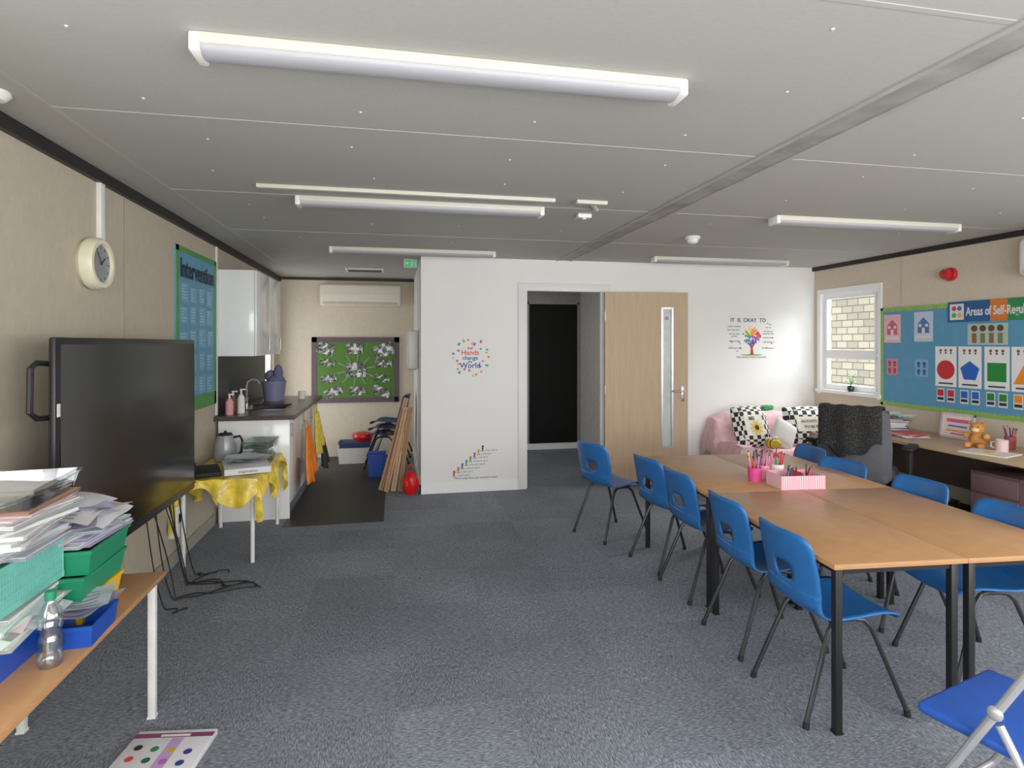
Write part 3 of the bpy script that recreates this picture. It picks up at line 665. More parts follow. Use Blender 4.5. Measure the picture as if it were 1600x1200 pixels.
for k in range(6): m.box((-.35,7.2+k*.04,H-.017),(.4,.008,.004),1)
top(m.done('ceiling_vent',[WPL,METB]),'slotted white ceiling vent','vent')
td = thing('towel_dispenser', 'white paper towel dispenser fixed on the wall', 'dispenser', (.268,6.75,1.26))
m = MB(); m.box((-.065,0,.22),(.13,.28,.44),0,None,.03,4); m.done('dispenser_cover', WPL, td)
m = MB(); m.box((-.065,0,.002),(.08,.2,.012)); m.done('slot', METB, td)
CARDS = [CARD, P('plank_pale',(196,158,120),.7,var=.05), P('plank_mid',(156,114,80),.7,var=.05)]
for i,(x,y,l,w,ang) in enumerate(((-.085,6.20,.90,.05,.23),(-.012,6.225,.86,.05,.17),(.055,6.20,.88,.045,.13),(-.14,6.28,1.0,.05,.27))):
    m = MB(); m.box((0,0,l/2),(w,.02,l),0,None,.002); m.box((0,-.0105,l/2),(w*.12,.001,l*.96),1)
    o = m.done('wooden_plank',[CARDS[i%3],P('plank_groove',(110,78,54),.8)]); o.location=(x,y,.010); o.rotation_euler=(0,ang,0)
    top(o,'plain straight brown wooden plank leaning against the wall','plank','leaning planks')
rb = thing('red_bag','shiny red carrier bag slumped on the floor','bag',(.165,6.10,0))
m = MB()
def bag(u, v):
    a = 2*math.pi*u; r = .08*(math.sin(math.pi*min(1,v*.85+.15))**.6)*(1+.1*math.sin(a*5+v*4)); return (r*math.cos(a), .7*r*math.sin(a), v*.24)
m.grid(bag, 24, 12, 0, True); m.sph((0,0,.02),(.05,.04,.02)); m.done('bag_body', P('red_shiny',(210,20,24),.2,bs=.8,bsc=30), rb)
m = MB(); m.tube([(-.03,0,.22),(-.03,0,.28),(0,0,.31),(.03,0,.28),(.03,0,.22)],.006); m.done('handle', RED, rb)
tray('storage_crate','white plastic crate on the nook floor',.42,.3,.2,WPL,(-.5,7.9,.004))
tray('storage_crate','blue plastic crate on the nook floor',.2,.24,.26,BLUT,(-.2,7.05,.004))
tray('storage_crate','dark blue tray on the white crate',.4,.28,.07,DBLUE,(-.5,7.9,.206))
rp = MB(); rp.lathe([(0,0),(.1,0),(.14,.06),(.13,.1),(.05,.12),(0,.12)],20); o = rp.done('red_bowl', RED); o.location=(-.40,7.85,.28); top(o,'red plastic bowl on the crates','bowl')

# ------------------------------------------------------------------ partition decals
d1 = thing('wall_sticker', 'round wall sticker of coloured handprints around hands change the World', 'wall sticker', M=FB @ T(.78,1.41,.0005))
hc = [(226,60,60),(240,140,40),(70,130,200),(60,170,110),(220,80,150),(120,80,180),(240,190,40)]
for k in range(26):
    a = 2*math.pi*k/26+random.uniform(-.08,.08); rr = random.choice((.135,.175,.19)); x = rr*math.cos(a); y = rr*math.sin(a); s = random.uniform(.7,1.1)
    m = MB(); m.disc(0,0,.011*s,0,.0008,0,10)
    for q,(ang,ln) in enumerate(((-.9,.014),(-.35,.02),(0,.022),(.35,.02),(.75,.017))):
        b = a+ang
        m.disc(math.cos(b)*.016*s, math.sin(b)*.016*s, ln*.5*s, 0,.0008,0,8,.0028*s,b)
    m.done('handprint', CM(hc[k%7]), d1, T(x,y,0))
for s, sz, yy, c in (('our',.045,.095,(200,60,90)),('Hands',.075,.045,(226,90,50)),('change',.06,-.01,(50,110,190)),('the',.035,-.05,(70,150,90)),('World',.08,-.09,(40,70,140))):
    text(s, sz, CM(c), d1, y=yy, bold=.0015)
d2 = thing('wall_sticker', 'staircase wall sticker with small coloured figures climbing motivational steps', 'wall sticker', M=FB @ T(.58,.13,.0005))
sc = [(200,40,50),(220,110,40),(60,90,170),(40,150,150),(90,160,60),(150,60,150),(230,170,30),(60,60,70)]
ln = ["I won't do it","I can't do it","I want to do it","How do I do it?","I'll try to do it","I can do it","I will do it","Yes, I did it!"]
for i in range(8):
    x = .03+i*.043; y = .035+i*.036; m = MB()
    m.disc(x,y+.054,.010,0,.0008,0,10); m.poly([(x-.010,y+.02),(x+.010,y+.02),(x+.008,y+.046),(x-.008,y+.046)],0,.0008,0)
    m.poly([(x-.010,y+.004),(x-.004,y+.004),(x,y+.02),(x-.008,y+.02)],0,.0008,0); m.poly([(x+.004,y+.004),(x+.010,y+.004),(x+.009,y+.021),(x,y+.021)],0,.0008,0)
    m.poly([(x+.006,y+.036),(x+.02,y+.046+.01*(i%3)),(x+.02,y+.052+.01*(i%3)),(x+.004,y+.046)],0,.0008,0)
    m.rect(x-.02,y,x+.025,y+.004,0,.0008,1); m.done('step_figure', [CM(sc[i]),CM((60,60,70))], d2)
for i, s in enumerate(ln): text(s, .026, INK, d2, x=.065+i*.043, y=.045+i*.036, align='LEFT')
text('Which step have you reached today?', .031, INK, d2, x=.26, y=.014)
d3 = thing('wall_sticker', 'rainbow tree wall sticker headed IT IS OKAY TO', 'wall sticker', M=FB @ T(4.06,1.62,.0005))
m = MB(); m.poly([(-.018,-.2),(.03,-.2),(.016,-.12),(.05,-.06),(.04,-.055),(.01,-.09),(.012,-.03),(-.004,-.03),(-.004,-.09),(-.04,-.05),(-.048,-.058),(-.008,-.12)],0,.0008,0)
m.disc(0,-.2,.14,0,.0006,1,16,.008); m.done('tree_trunk', [CM((170,60,40)),CM((90,160,60))], d3)
tc_ = [(220,50,50),(240,140,30),(240,200,40),(90,170,60),(40,140,170),(50,80,180),(140,60,160)]
m = MB()
for k in range(95):
    a = random.uniform(0,2*math.pi); r = .115*math.sqrt(random.random()); x = r*math.cos(a); y = .02+r*math.sin(a)*.85
    m.disc(x,y,.016,0,.0007+.00002*k,int(((a+.3)/(2*math.pi)*7)%7),8,.009,a)
o = m.done('tree_crown', [CM(c) for c in tc_], d3); o['kind'] = 'stuff'
for k in range(12):
    x = random.choice((-1,1))*random.uniform(.14,.29); y = random.choice((random.uniform(-.16,-.04),random.uniform(.14,.21)))
    m = MB(); m.disc(0,0,.009,0,.0008,0,8,.005,.7); m.disc(.011,0,.009,0,.0008,0,8,.005,-.7); m.done('butterfly', CM(tc_[k%7]), d3, T(x,y,0))
text('IT  IS  OKAY  TO', .062, CM((60,60,110)), d3, x=-.04,y=.2, bold=.0012)
for s, x, y in (('make mistakes',-.22,.13),('have bad days',-.23,.09),('be less than\nperfect',-.22,.03),('be yourself',-.22,-.04),('Have fun today',-.21,-.12),('say no',.22,.12),('do what is\nbest for you',.22,.06),('ask for help',.22,0),('talk about it',.22,-.05),('be different',.2,-.12),('make mistakes & learn from them',.0,-.225)):
    text(s, .028, CM((70,74,96)), d3, x=x, y=y)

# ------------------------------------------------------------------ right wall
db = thing('display_board', 'large blue display board with lime border about self-regulation', 'display board', M=FR @ T(-3.99,1.42))
m = MB(); m.rect(-1.1,-.49,1.1,.49,.001,.012); m.done('board_panel', P('board_cyan',(84,148,184),.75,var=.02), db)
m = MB()
for i in range(60):
    x = -1.1+i*2.2/60
    m.disc(x+.018,.466,.018,.012,.015,0,10); m.disc(x+.018,-.466,.018,.012,.015,0,10)
m.rect(-1.1,.465,1.1,.49,.012,.0155,0); m.rect(-1.1,-.49,1.1,-.465,.012,.0155,0); m.rect(-1.1,-.49,-1.07,.49,.012,.0155,0); m.rect(1.07,-.49,1.1,.49,.012,.0155,0)
m.done('board_border', P('lime_border',(138,180,78),.6), db)
def rp_(y, z, dz=.0165): return FR @ T(-y, z, dz)
bn = thing('title_banner', 'colour-blocked paper banner reading Areas of Self-Regulation', 'banner', M=rp_(3.83,1.83))
m = MB()
for i, (a, b) in enumerate(((-.52,-.14),(-.14,.0),(.0,.16),(.16,.40),(.40,.75))): m.rect(a,-.09,b,.09,0,.002,(0,2,1,3,9)[i])
m.rect(-.50,-.07,-.37,.07,.002,.0026,4)
for q,(a,b) in enumerate(((-.46,.03),(-.41,.03),(-.46,-.03),(-.41,-.03))): m.disc(a,b,.022,.0026,.003,5+q,12)
m.done('banner_paper', [CM((24,84,140)),CM((40,130,70)),CM((214,116,36)),CM((190,50,60)),PAPER,CM((200,60,60)),CM((60,100,190)),CM((70,170,80)),CM((230,180,50)),CM((110,60,140))], bn)
text('Areas of Self-Regulation', .105, PAPER, bn, x=-.35, y=-.005, z=.002, align='LEFT', sx=.6, bold=.002)
def card(y, z, w, h, shapes, label, bg=PAPER, mats=(), g='cards on the blue display board'):
    m = MB(); m.rect(-w/2,-h/2,w/2,h/2,0,.001,0)
    shapes(m); o = m.done('picture_card', [bg]+list(mats), M=rp_(y,z,.0135), smooth=False); return top(o, label, 'card', g)
def faces(m, y0, n=3, mi=2):
    for i in range(n): m.disc(-.05+i*.05, y0, .013, .001,.0016,mi,12); m.rect(-.058+i*.05,y0-.032,-.042+i*.05,y0-.015,.001,.0016,mi+ (i%2))
PCW = P('card_white',(238,238,238),.7,var=.01)
shp = [((200,24,40),lambda m: m.disc(0,-.03,.086,.001,.002,1,40),'red circle',4.374),((20,90,190),lambda m: m.poly([(.09*math.sin(2*math.pi*k/5),-.035+.09*math.cos(2*math.pi*k/5)) for k in range(5)][::-1],.001,.002,1),'blue pentagon',4.15),((20,130,50),lambda m: m.rect(-.078,-.11,.078,.046,.001,.002,1),'green square',3.92),((240,140,20),lambda m: m.poly([(-.088,-.12),(.088,-.12),(0,.05)],.001,.002,1),'orange triangle',3.70),((110,60,160),lambda m: m.poly([(-.08,-.02),(0,-.11),(.08,-.02),(0,.07)],.001,.002,1),'purple diamond',3.48)]
for c, fn, nm, y in shp:
    def S(m, fn=fn): fn(m); faces(m, .145); m.rect(-.07,-.16,.07,-.145,.001,.0016,3)
    card(y, 1.345, .205, .36, S, 'white picture card with a large '+nm, bg=PCW, mats=[CM(c), CM((120,80,60)), CM((60,60,80))])
    for k in (-.05,.05):
        def S2(m): m.rect(-.03,-.01,.03,.05,.001,.0016,1); m.rect(-.03,-.045,.03,-.02,.001,.0016,2)
        card(y+k, 1.085, .075, .12, S2, 'small labelled picture card below a shape card', mats=[CM(c), INK])
def house(m):
    m.poly([(-.06,-.06),(.06,-.06),(.06,.03),(0,.09),(-.06,.03)],.001,.0018,1); m.rect(-.015,-.06,.015,-.01,.0018,.0024,2); m.rect(-.05,0,-.02,.025,.0018,.0024,2); m.rect(.02,0,.05,.025,.0018,.0024,2); m.rect(-.08,-.11,.08,-.08,.001,.0018,2)
card(4.95,1.70,.2,.28,house,'pink card with a house drawing',bg=CM((226,180,190)),mats=[CM((200,90,110)),PAPER])
card(4.60,1.71,.2,.28,house,'pale blue card with a house drawing',bg=CM((190,205,225)),mats=[CM((70,110,170)),PAPER])
def four(m):
    for i in range(4): m.disc(-.11+.073*i,.05,.028,.001,.0018,1,14); m.rect(-.13+.073*i,-.075,-.09+.073*i,.01,.001,.0018,2+i%2)
card(4.0,1.63,.34,.18,four,'pale green card with a row of cartoon children',bg=CM((170,196,180)),mats=[CM((90,60,50)),CM((140,90,60)),CM((110,120,80))])
def gridc(m):
    for i in range(2):
        for j in range(2): m.disc(-.03+.06*i,-.03+.07*j,.02,.001,.0018,1,12); m.rect(-.045+.06*i,-.062+.07*j,-.015+.06*i,-.052+.07*j,.001,.0018,2)
card(4.95,1.32,.13,.16,gridc,'small pink card with four symbols',bg=CM((214,130,140)),mats=[CM((170,50,70)),INK])
card(4.62,1.32,.14,.16,gridc,'small blue card with four symbols',bg=CM((120,170,210)),mats=[CM((40,80,150)),INK])
al = thing('fire_alarm','red round fire alarm sounder on the beige wall','fire alarm',M=FR @ T(-4.33,2.17))
m = MB(); m.lathe([(0,.001),(.06,.001),(.06,.03),(.055,.035),(0,.035)],24); m.done('alarm_base', RED, al)
m = MB(); m.lathe([(0,.03),(.045,.032),(.05,.055),(.04,.09),(.0,.095)],24); m.done('sounder', P('red_lens',(190,26,28),.25), al)
a2 = thing('air_conditioner','white wall-mounted air conditioning unit high on the wall','air conditioner',M=FR @ T(-3.12,2.21))
m = MB(); m.box((0,0,.101),(1.0,.29,.2),0,None,.04,4); m.done('casing', WPL, a2)
m = MB(); m.box((0,-.11,.203),(.9,.05,.006),0,None,.002); m.done('air_flap', P('ac_flap_white',(210,210,206),.4), a2)

pt = thing('potted_plant','tiny green plant in a dark glass pot on the windowsill','plant',(XR-.005,5.50,WZ0+.006))
m = MB(); m.lathe([(0,0),(.025,0),(.036,.03),(.032,.06),(.028,.065),(.024,.06),(0,.055)],20); m.done('pot', P('dark_pot',(40,44,44),.15), pt)
LEAF = P('leaf_green',(60,130,50),.5,var=.2)
m = MB()
for k in range(14):
    a = k*2.4; r = .03+.01*(k%3); h = .09+.02*(k%6)
    m.tube([(0,0,.05),(r*.4*math.cos(a),r*.4*math.sin(a),h*.9),(r*math.cos(a),r*math.sin(a),h)],.0015,5)
    m.sph((r*math.cos(a),r*math.sin(a),h),(.016,.012,.006),0,8)
m.done('foliage', LEAF, pt)

# ------------------------------------------------------------------ desk and its clutter
dk = thing('desk','long pale oak desk running along the wall','desk',(4.54,3.86,0))
m = MB(); m.box((0,0,.715),(.68,2.66,.03),0,None,.003); m.done('desktop', DESKW, dk)
for y in (-1.31,1.31): m = MB(); m.box((0,y,.35),(.6,.025,.70)); m.done('support_panel', DESKW, dk)
m = MB(); m.box((.2,0,.5),(.02,2.6,.35)); m.done('modesty_panel', P('dark_panel',(60,50,44),.7), dk)
DZT = .73
pd = thing('drawer_unit','brown plastic drawer unit under the desk','drawers',(4.45,3.45,0))
m = MB(); m.box((0,0,.3),(.36,.36,.6),0,None,.005); m.done('body', P('drawer_brown',(88,66,66),.5), pd)
for i in range(4): m = MB(); m.box((-.183,0,.08+i*.145),(.012,.34,.13),0,None,.006); m.done('drawer', P('drawer_mauve',(112,84,90),.4), pd)
bd = P('navy_folder',(30,50,110),.5)
def folder(x, y, z, r, c):
    m = MB(); hgt = .018; m.box((0,0,0),(.24,.33,.003),0); m.box((0,0,hgt-.003),(.24,.33,.003),0); m.box((.118,0,hgt/2-.0015),(.004,.33,hgt),0); m.box((0,0,hgt/2-.0015),(.22,.31,hgt-.006),1)
    o = m.done('folder',[c,PAPER],smooth=False); o.location=(x,y,z); o.rotation_euler=(0,0,r)
    top(o,'document folder lying in a stack on the desk','folder','folders stacked on the desk')
for i in range(7): folder(4.50+random.uniform(-.03,.03),4.68,DZT+.0025+i*.0185,random.uniform(-.3,.3)+1.2,random.choice([bd,bd,CM((190,40,50)),CM((200,204,210)),CM((40,44,52))]))
for i in range(6): folder(4.42+random.uniform(-.03,.03),4.98,DZT+.0025+i*.0185,random.uniform(-.3,.3)+1.2,random.choice([bd,PAPER,CM((40,110,190)),CM((200,204,210)),CM((40,44,52))]))
tray('letter_tray','black letter tray with papers on the desk',.26,.3,.06,P('black_plastic',(30,30,32),.4),(4.72,5.02,DZT),.1)
pile(4.72,5.02,DZT+.06,5,.03,.22,.28,[PAPER,PAPB,CM((120,150,200))],'loose paper on the letter tray',group='papers on the desk',jit=.02)
pile(4.46,4.36,DZT,6,.03,.22,.28,[PAPER,PAPB,CM((60,90,160)),CM((220,100,100))],'loose paper lying on the desk',group='papers lying on the desk',jit=.05,rj=.5)
for k in range(5): sheet(4.48+random.uniform(-.06,.08), 4.5+random.uniform(-.1,.2), DZT+.13+.007*k, .21,.29, random.uniform(-1,1), random.choice([PAPER,PAPB,GP]), random.uniform(-.01,.02), .015, 'loose paper on the desk folders', 'loose papers on the folders')
fr = thing('framed_notice','white framed colourful notice propped on the desk','notice',(4.74,4.16,DZT),0)
FM = frame((0,0,.0),(0,-1,0),(.17,0,.985),(-.985,0,.17))
fm_ = MB()
for a in ((-.15,0,-.13,.22),(.13,0,.15,.22),(-.15,.2,.15,.22),(-.15,0,.15,.02)): fm_.rect(*a,0,.014)
fm_.done('notice_border', P('frame_mauve',(206,190,200),.5), fr, FM)
m = MB(); m.rect(-.13,.02,.13,.2,0,.006,0); m.rect(-.1,.14,.1,.17,.006,.0068,1); m.rect(-.08,.1,.09,.115,.006,.0068,2); m.rect(-.09,.06,.07,.075,.006,.0068,3); m.rect(-.05,.035,.06,.048,.006,.0068,1)
m.done('notice_sheet', [CM((240,225,215)),CM((220,90,140)),CM((90,120,190)),CM((240,160,60))], fr, FM)
def teddy(name, label, loc, rz_, s, c1, c2):
    tb = thing(name,label,'soft toy',loc,rz_)
    PL = P('plush_%d_%d_%d'%c1,c1,.95,bs=.8,bsc=150,var=.15)
    m = MB(); m.sph((0,0,.07*s),(.06*s,.065*s,.07*s)); m.sph((.01*s,0,.16*s),(.052*s,.055*s,.048*s)); m.sph((.0,.042*s,.2*s),.018*s); m.sph((.0,-.042*s,.2*s),.018*s); m.sph((.07*s,.045*s,.025*s),(.05*s,.025*s,.025*s)); m.sph((.07*s,-.045*s,.025*s),(.05*s,.025*s,.025*s)); m.sph((.035*s,.07*s,.1*s),(.045*s,.022*s,.025*s)); m.sph((.035*s,-.07*s,.1*s),(.045*s,.022*s,.025*s)); m.done('plush_body', PL, tb)
    m = MB(); m.sph((.052*s,0,.15*s),(.025*s,.028*s,.02*s)); m.done('muzzle', CM(c2), tb)
    for q in (-1,1): m = MB(); m.sph((.056*s,q*.02*s,.175*s),.005*s); m.done('eye', BLK, tb)
teddy('plush_toy','small orange-brown plush teddy sitting on the desk',(4.52,3.78,DZT),math.radians(200),.95,(206,140,70),(240,210,170))
def mug(loc, mat, label, rz=0):
    t = thing('mug', label, 'mug', loc, rz)
    m = MB(); m.lathe([(0,0),(.034,0),(.04,.01),(.041,.095),(.037,.095),(.035,.012),(0,.012)],20); m.done('mug_body', mat, t)
    m = MB(); m.tube([(.038,0,.075),(.063,0,.07),(.065,0,.035),(.038,0,.025)],.006); m.done('handle', mat, t)
mug((4.50,3.58,DZT), CM((226,190,190)), 'pale pink mug on the desk', 2)
mug((4.62,3.46,DZT), WPL, 'white mug on the desk', 4)
m = MB(); m.box((0,0,.004),(.26,.3,.008),0,None,.002); m.box((0,0,.0085),(.1,.06,.001),1); o = m.done('notebook',[CM((230,226,220)),CM((240,200,60))],smooth=False); o.location=(4.36,3.56,DZT); o.rotation_euler=(0,0,.3); top(o,'pale notebook with a yellow note on the desk','book')
def pen(loc, tilt, az, mat, label, L=.15, group=None):
    m = MB(); m.cyl((0,0,.012),(0,0,L),.0045,seg=8,mi=0); m.cyl((0,0,0),(0,0,.012),.001,.0045,seg=8,mi=1); m.cyl((0,0,L),(0,0,L+.01),.0045,.003,seg=8,mi=1)
    o = m.done('pen',[mat,INK]); o.location = loc; o.rotation_euler=(tilt*math.cos(az),tilt*math.sin(az),0); return top(o,label,'pen',group)
def cup(loc, mat, label, r=.038, h=.1):
    m = MB(); m.lathe([(0,0),(r*.9,0),(r,h),(r*.92,h),(r*.82,.006),(0,.006)],24); o = m.done('pencil_pot', mat); o.location = loc; top(o,label,'pencil pot')
    for k in range(7):
        a = k*.9; pen((loc[0]+r*.4*math.cos(a),loc[1]+r*.4*math.sin(a),loc[2]+.008), .2, a+.5, CM(random.choice([(220,40,40),(40,80,190),(240,190,40),(40,140,70),(30,30,34),(230,120,170)])), 'coloured pen standing in a pencil pot', random.uniform(.14,.17),'pens in the pencil pots')
cup((4.68,3.66,DZT), CM((150,60,60)), 'dark red pencil pot on the desk')
tray('storage_crate','dark storage crate on the floor under the desk',.34,.5,.28,P('black_plastic',(30,30,32),.4),(4.43,4.5,0))
m = MB(); m.box((0,0,.12),(.3,.26,.24),0,None,.03); m.box((-.155,0,.1),(.02,.16,.12),1,None,.008); m.tube([(0,-.04,.24),(0,-.03,.28),(0,.03,.28),(0,.04,.24)],.008,6,1); o = m.done('rucksack',[P('dark_red_fabric',(110,30,36),.9,bs=.5),BLK]); o.location=(4.46,3.92,0); top(o,'dark red bag on the floor under the desk','bag')

# ------------------------------------------------------------------ sofa
sf = thing('sofa','small two-seat sofa covered with a pink throw, against the wall','sofa',(4.12,5.64,0))
m = MB(); m.box((0,0,.22),(1.34,.72,.28),0,None,.05,3); m.done('sofa_base', PINKF, sf)
m = MB(); m.box((-.0,.27,.48),(1.30,.18,.44),0,(-.12,0,0),.07,4); m.done('backrest', PINKF, sf)
for s in (-1,1): m = MB(); m.box((s*.60,-.04,.32),(.13,.62,.26),0,None,.05,4); m.done('armrest', PINKF, sf)
m = MB(); m.box((0,-.08,.38),(1.03,.52,.09),0,None,.04,4); m.done('seat_cushion', PINKF, sf)
for x in (-.6,.6):
    for y in (-.3,.3): m = MB(); m.cyl((x,y,0),(x,y,.1),.025); m.done('foot', BLK, sf)
m = MB()
def sst(a, b, x): x = max(0,min(1,(x-a)/(b-a))); return x*x*(3-2*x)
def thr(u, v):
    x = -.80+1.60*u; pr = [(-.42,.16),(-.40,.36),(-.33,.44),(-.1,.445),(.06,.45),(.10,.54),(.12,.65),(.16,.74),(.25,.775),(.34,.76),(.36,.66)]
    t = v*(len(pr)-1); i = min(int(t),len(pr)-2); f = t-i; y = pr[i][0]*(1-f)+pr[i+1][0]*f; z = pr[i][1]*(1-f)+pr[i+1][1]*f
    e = abs(x)
    arm = sst(.42,.58,e)
    z = z*(1-arm)+max(z,.49 if y > -.36 else z)*arm
    dr = sst(.67,.72,e); over = max(0,(e-.67))
    z = z - dr*over*3.0 - .05*sst(.5,.72,e)*sst(.5,.7,z)
    xx = math.copysign(min(e,.705)+.03*over+.03*dr*(1-sst(.3,.75,z)), x)
    return (xx+.006*math.sin(z*25)*dr, y-.012, z+.006*math.sin(x*14+y*6)+.003*math.sin(y*30+x*6)+.014)
m.grid(thr, 90, 48); o = m.done('throw_blanket', P('pink_throw',(232,188,192),.95,bs=.35,bsc=80,var=.05)); o.location = sf.location; md = o.modifiers.new('s','SOLIDIFY'); md.thickness=.008
top(o,'soft dusty pink throw draped over the sofa','throw')
def pillow(name,label,w,h,t,mats,loc,rot,pat=None):
    th = thing(name,label,'cushion',loc); th.rotation_euler = rot
    m = MB()
    for s in (1,-1):
        def f(u, v):
            x = (u-.5)*2; y = (v-.5)*2; k = max(0,(1-x**4)*(1-y**4))**.5
            return (x*w/2*(1-.05*y*y), y*h/2*(1-.05*x*x), s*t/2*k)
        m.grid(f, 20, 20)
    bmesh.ops.remove_doubles(m.bm, verts=m.bm.verts, dist=.0005)
    m.done('cushion_cover', mats, th); return th
BUF = checker('buffalo_check',(235,232,224),(24,24,26),20)
cw = pillow('cushion','black and white check cushion with a sunflower print',.44,.44,.13,BUF,(3.72,5.58,.67),(math.radians(70),0,math.radians(8)))
m = MB(); m.grid(lambda u,v:((u-.5)*.24,(v-.5)*.22,.066+.001*math.cos(u*3)),6,6); m.disc(.02,-.03,.028,.069,.071,1,16)
for k in range(10): m.disc(.02+.05*math.cos(k*.628),-.03+.05*math.sin(k*.628),.03,.0685,.0705,2,10,.012,k*.628)
m.done('cushion_print',[P('cushion_cream',(236,230,214),.9),BLK,CM((236,190,40))],cw)
text('BEE',.05,BLK,cw,x=-.02,y=.07,z=.069,bold=.001)
c2 = pillow('cushion','black and white check cushion with printed words',.50,.42,.13,BUF,(4.36,5.54,.67),(math.radians(70),0,math.radians(-5)))
m = MB(); m.grid(lambda u,v:((u-.5)*.28,(v-.5)*.16,.066+.001*math.cos(u*3)),6,6); m.done('cushion_print',[P('cushion_cream',(236,230,214),.9)],c2)
text('ALWAYS',.045,BLK,c2,y=.03,z=.069); text('TO BE',.045,BLK,c2,y=-.03,z=.069)
pillow('cushion','plain white cushion leaning on the sofa',.26,.30,.08,P('white_cotton',(226,220,214),.9,bs=.3),(4.02,5.44,.60),(math.radians(66),math.radians(30),math.radians(-8)))
py = thing('plush_toy','small yellow and black bee plush on the sofa','soft toy',(3.80,5.33,.475),math.radians(-80))
m = MB(); m.sph((0,0,.05),(.07,.05,.05),0); m.sph((.07,0,.06),.038,0); m.sph((-.02,0,.05),(.012,.052,.052),1); m.sph((.02,0,.05),(.012,.053,.053),1); m.done('plush_body',[P('plush_yellow',(240,200,60),.9),BLK],py)
for q in (-1,1): m = MB(); m.sph((0,q*.05,.11),(.03,.03,.008)); m.done('wing',PAPER,py)
teddy('plush_toy','small brown plush toy slumped between the sofa cushions',(4.27,5.31,.47),math.radians(-100),.8,(130,96,64),(220,190,150))
gp = thing('soft_toy','small green leafy toy sitting on the sofa back','soft toy',(4.14,5.90,.785))
m = MB()
for k in range(9): a = k*.7; m.sph((.05*math.cos(a),.02*math.sin(a),.03+.012*(k%3)),(.04,.02,.016),0,10)
m.sph((0,0,.02),(.06,.03,.025)); m.done('toy_body', P('toy_green',(50,150,90),.8), gp)

# ------------------------------------------------------------------ classroom tables (2 x 2)
A = Vector((1.69,1.985,0)); rz = math.radians(-4.5); ux = Vector((math.cos(rz),math.sin(rz),0)); uy = Vector((-math.sin(rz),math.cos(rz),0))
TW, TL, TH = .578, 1.1, .685
for i in range(2):
    for j in range(2):
        p = A + ux*(i*(TW+.008)) + uy*(j*(TL+.008))
        table('classroom_table','rectangular wood-topped classroom table with black metal legs',TW,TL,TH,TWOOD,TEDGE,TBLK,p,rz,.015,group='classroom tables pushed together')
CP = [(.215,.388),(.195,.412),(.12,.424),(.0,.414),(-.10,.410),(-.152,.424),(-.182,.462),(-.197,.52),(-.212,.60),(-.230,.69),(-.247,.762)]
def cat(t):
    n = len(CP)-1; i = min(int(t),n-1); f = t-i
    p = [CP[max(0,i-1)],CP[i],CP[i+1],CP[min(n,i+2)]]
    return tuple(.5*((2*p[1][k])+(-p[0][k]+p[2][k])*f+(2*p[0][k]-5*p[1][k]+4*p[2][k]-p[3][k])*f*f+(-p[0][k]+3*p[1][k]-3*p[2][k]+p[3][k])*f**3) for k in (0,1))
SM = [cat(i*(len(CP)-1)/200) for i in range(201)]
AL = [0]
for i in range(200): AL.append(AL[-1]+math.hypot(SM[i+1][0]-SM[i][0],SM[i+1][1]-SM[i][1]))
LT = AL[-1]
def prof(s):
    s = max(0,min(LT,s))
    for i in range(200):
        if AL[i+1] >= s:
            f = (s-AL[i])/max(1e-9,AL[i+1]-AL[i]); return (SM[i][0]+(SM[i+1][0]-SM[i][0])*f, SM[i][1]+(SM[i+1][1]-SM[i][1])*f)
    return SM[-1]
def shell(w, s):
    x, z = prof(s); k = max(0,min(1,(s-.36)/.12)); k = k*k*(3-2*k)
    return (x + 1.0*w*w*k, w, z + .45*w*w*(1-k))
def make_chair(loc, rzz, mat, label):
    c = thing('classroom_chair', label, 'chair', loc, rzz, group='blue classroom chairs')
    m = MB(); S1 = LT-.25
    def seat(u, v):
        s = S1*v; hw = .19
        if s < .05: hw *= 1-.2*((.05-s)/.05)**2
        if s > .3: hw *= 1-.08*((s-.3)/(S1-.3))**1.5
        return shell((u-.5)*2*hw, s)
    m.grid(seat, 16, 22); o = m.done('seat', mat, c); md = o.modifiers.new('s','SOLIDIFY'); md.thickness=.008; md.offset=0
    m = MB(); cs = LT-.165; hh = .165; nseg = 48
    def back(u, v):
        a = 2*math.pi*u; ca, sa = math.cos(a), math.sin(a); n = 7
        ow = .188*math.copysign(abs(ca)**(2/n),ca); oh = hh*math.copysign(abs(sa)**(2/n),sa); ow *= 1-.05*max(0,oh/hh-.2)-.05*max(0,-oh/hh)
        iw = .058*math.copysign(abs(ca)**(2/2.6),ca); ih = -.026+.04*math.copysign(abs(sa)**(2/2.6),sa)
        return shell(iw+(ow-iw)*v, cs+ih+(oh-ih)*v)
    m.grid(back, nseg, 6, 0, True); o = m.done('backrest', mat, c); md = o.modifiers.new('s','SOLIDIFY'); md.thickness=.008; md.offset=0
    for sx in (1,-1):
        for sy in (1,-1):
            m = MB(); pts = [(sx*.03,sy*.13,.398),(sx*.07,sy*.135,.392),(sx*.10,sy*.142,.36),(sx*.235,sy*.185,.012)]
            m.tube(pts,.0105,8); m.cyl((sx*.235,sy*.185,0),(sx*.230,sy*.1835,.025),.013,seg=10,mi=1); m.done('leg',[METB,BLK],c)
    m = MB()
    for sy in (1,-1): m.cyl((-.05,sy*.13,.398),(.05,sy*.13,.398),.0105,seg=8)
    m.cyl((.0,-.13,.396),(.0,.13,.396),.0105,seg=8); m.done('underframe', METB, c)
    return c
LB = 'blue moulded plastic classroom chair with handle hole and dark tubular legs'
ch = make_chair((1.865,2.24,0), math.radians(-2), BLUEC, LB)
for x, y, r in ((1.90,2.745,-2),(1.945,3.37,2),(1.94,3.83,8),(1.74,4.52,22)): copy_thing(ch,(x,y,0),math.radians(r), label=(LB if y<4.4 else 'blue moulded plastic classroom chair standing beyond the table end'))
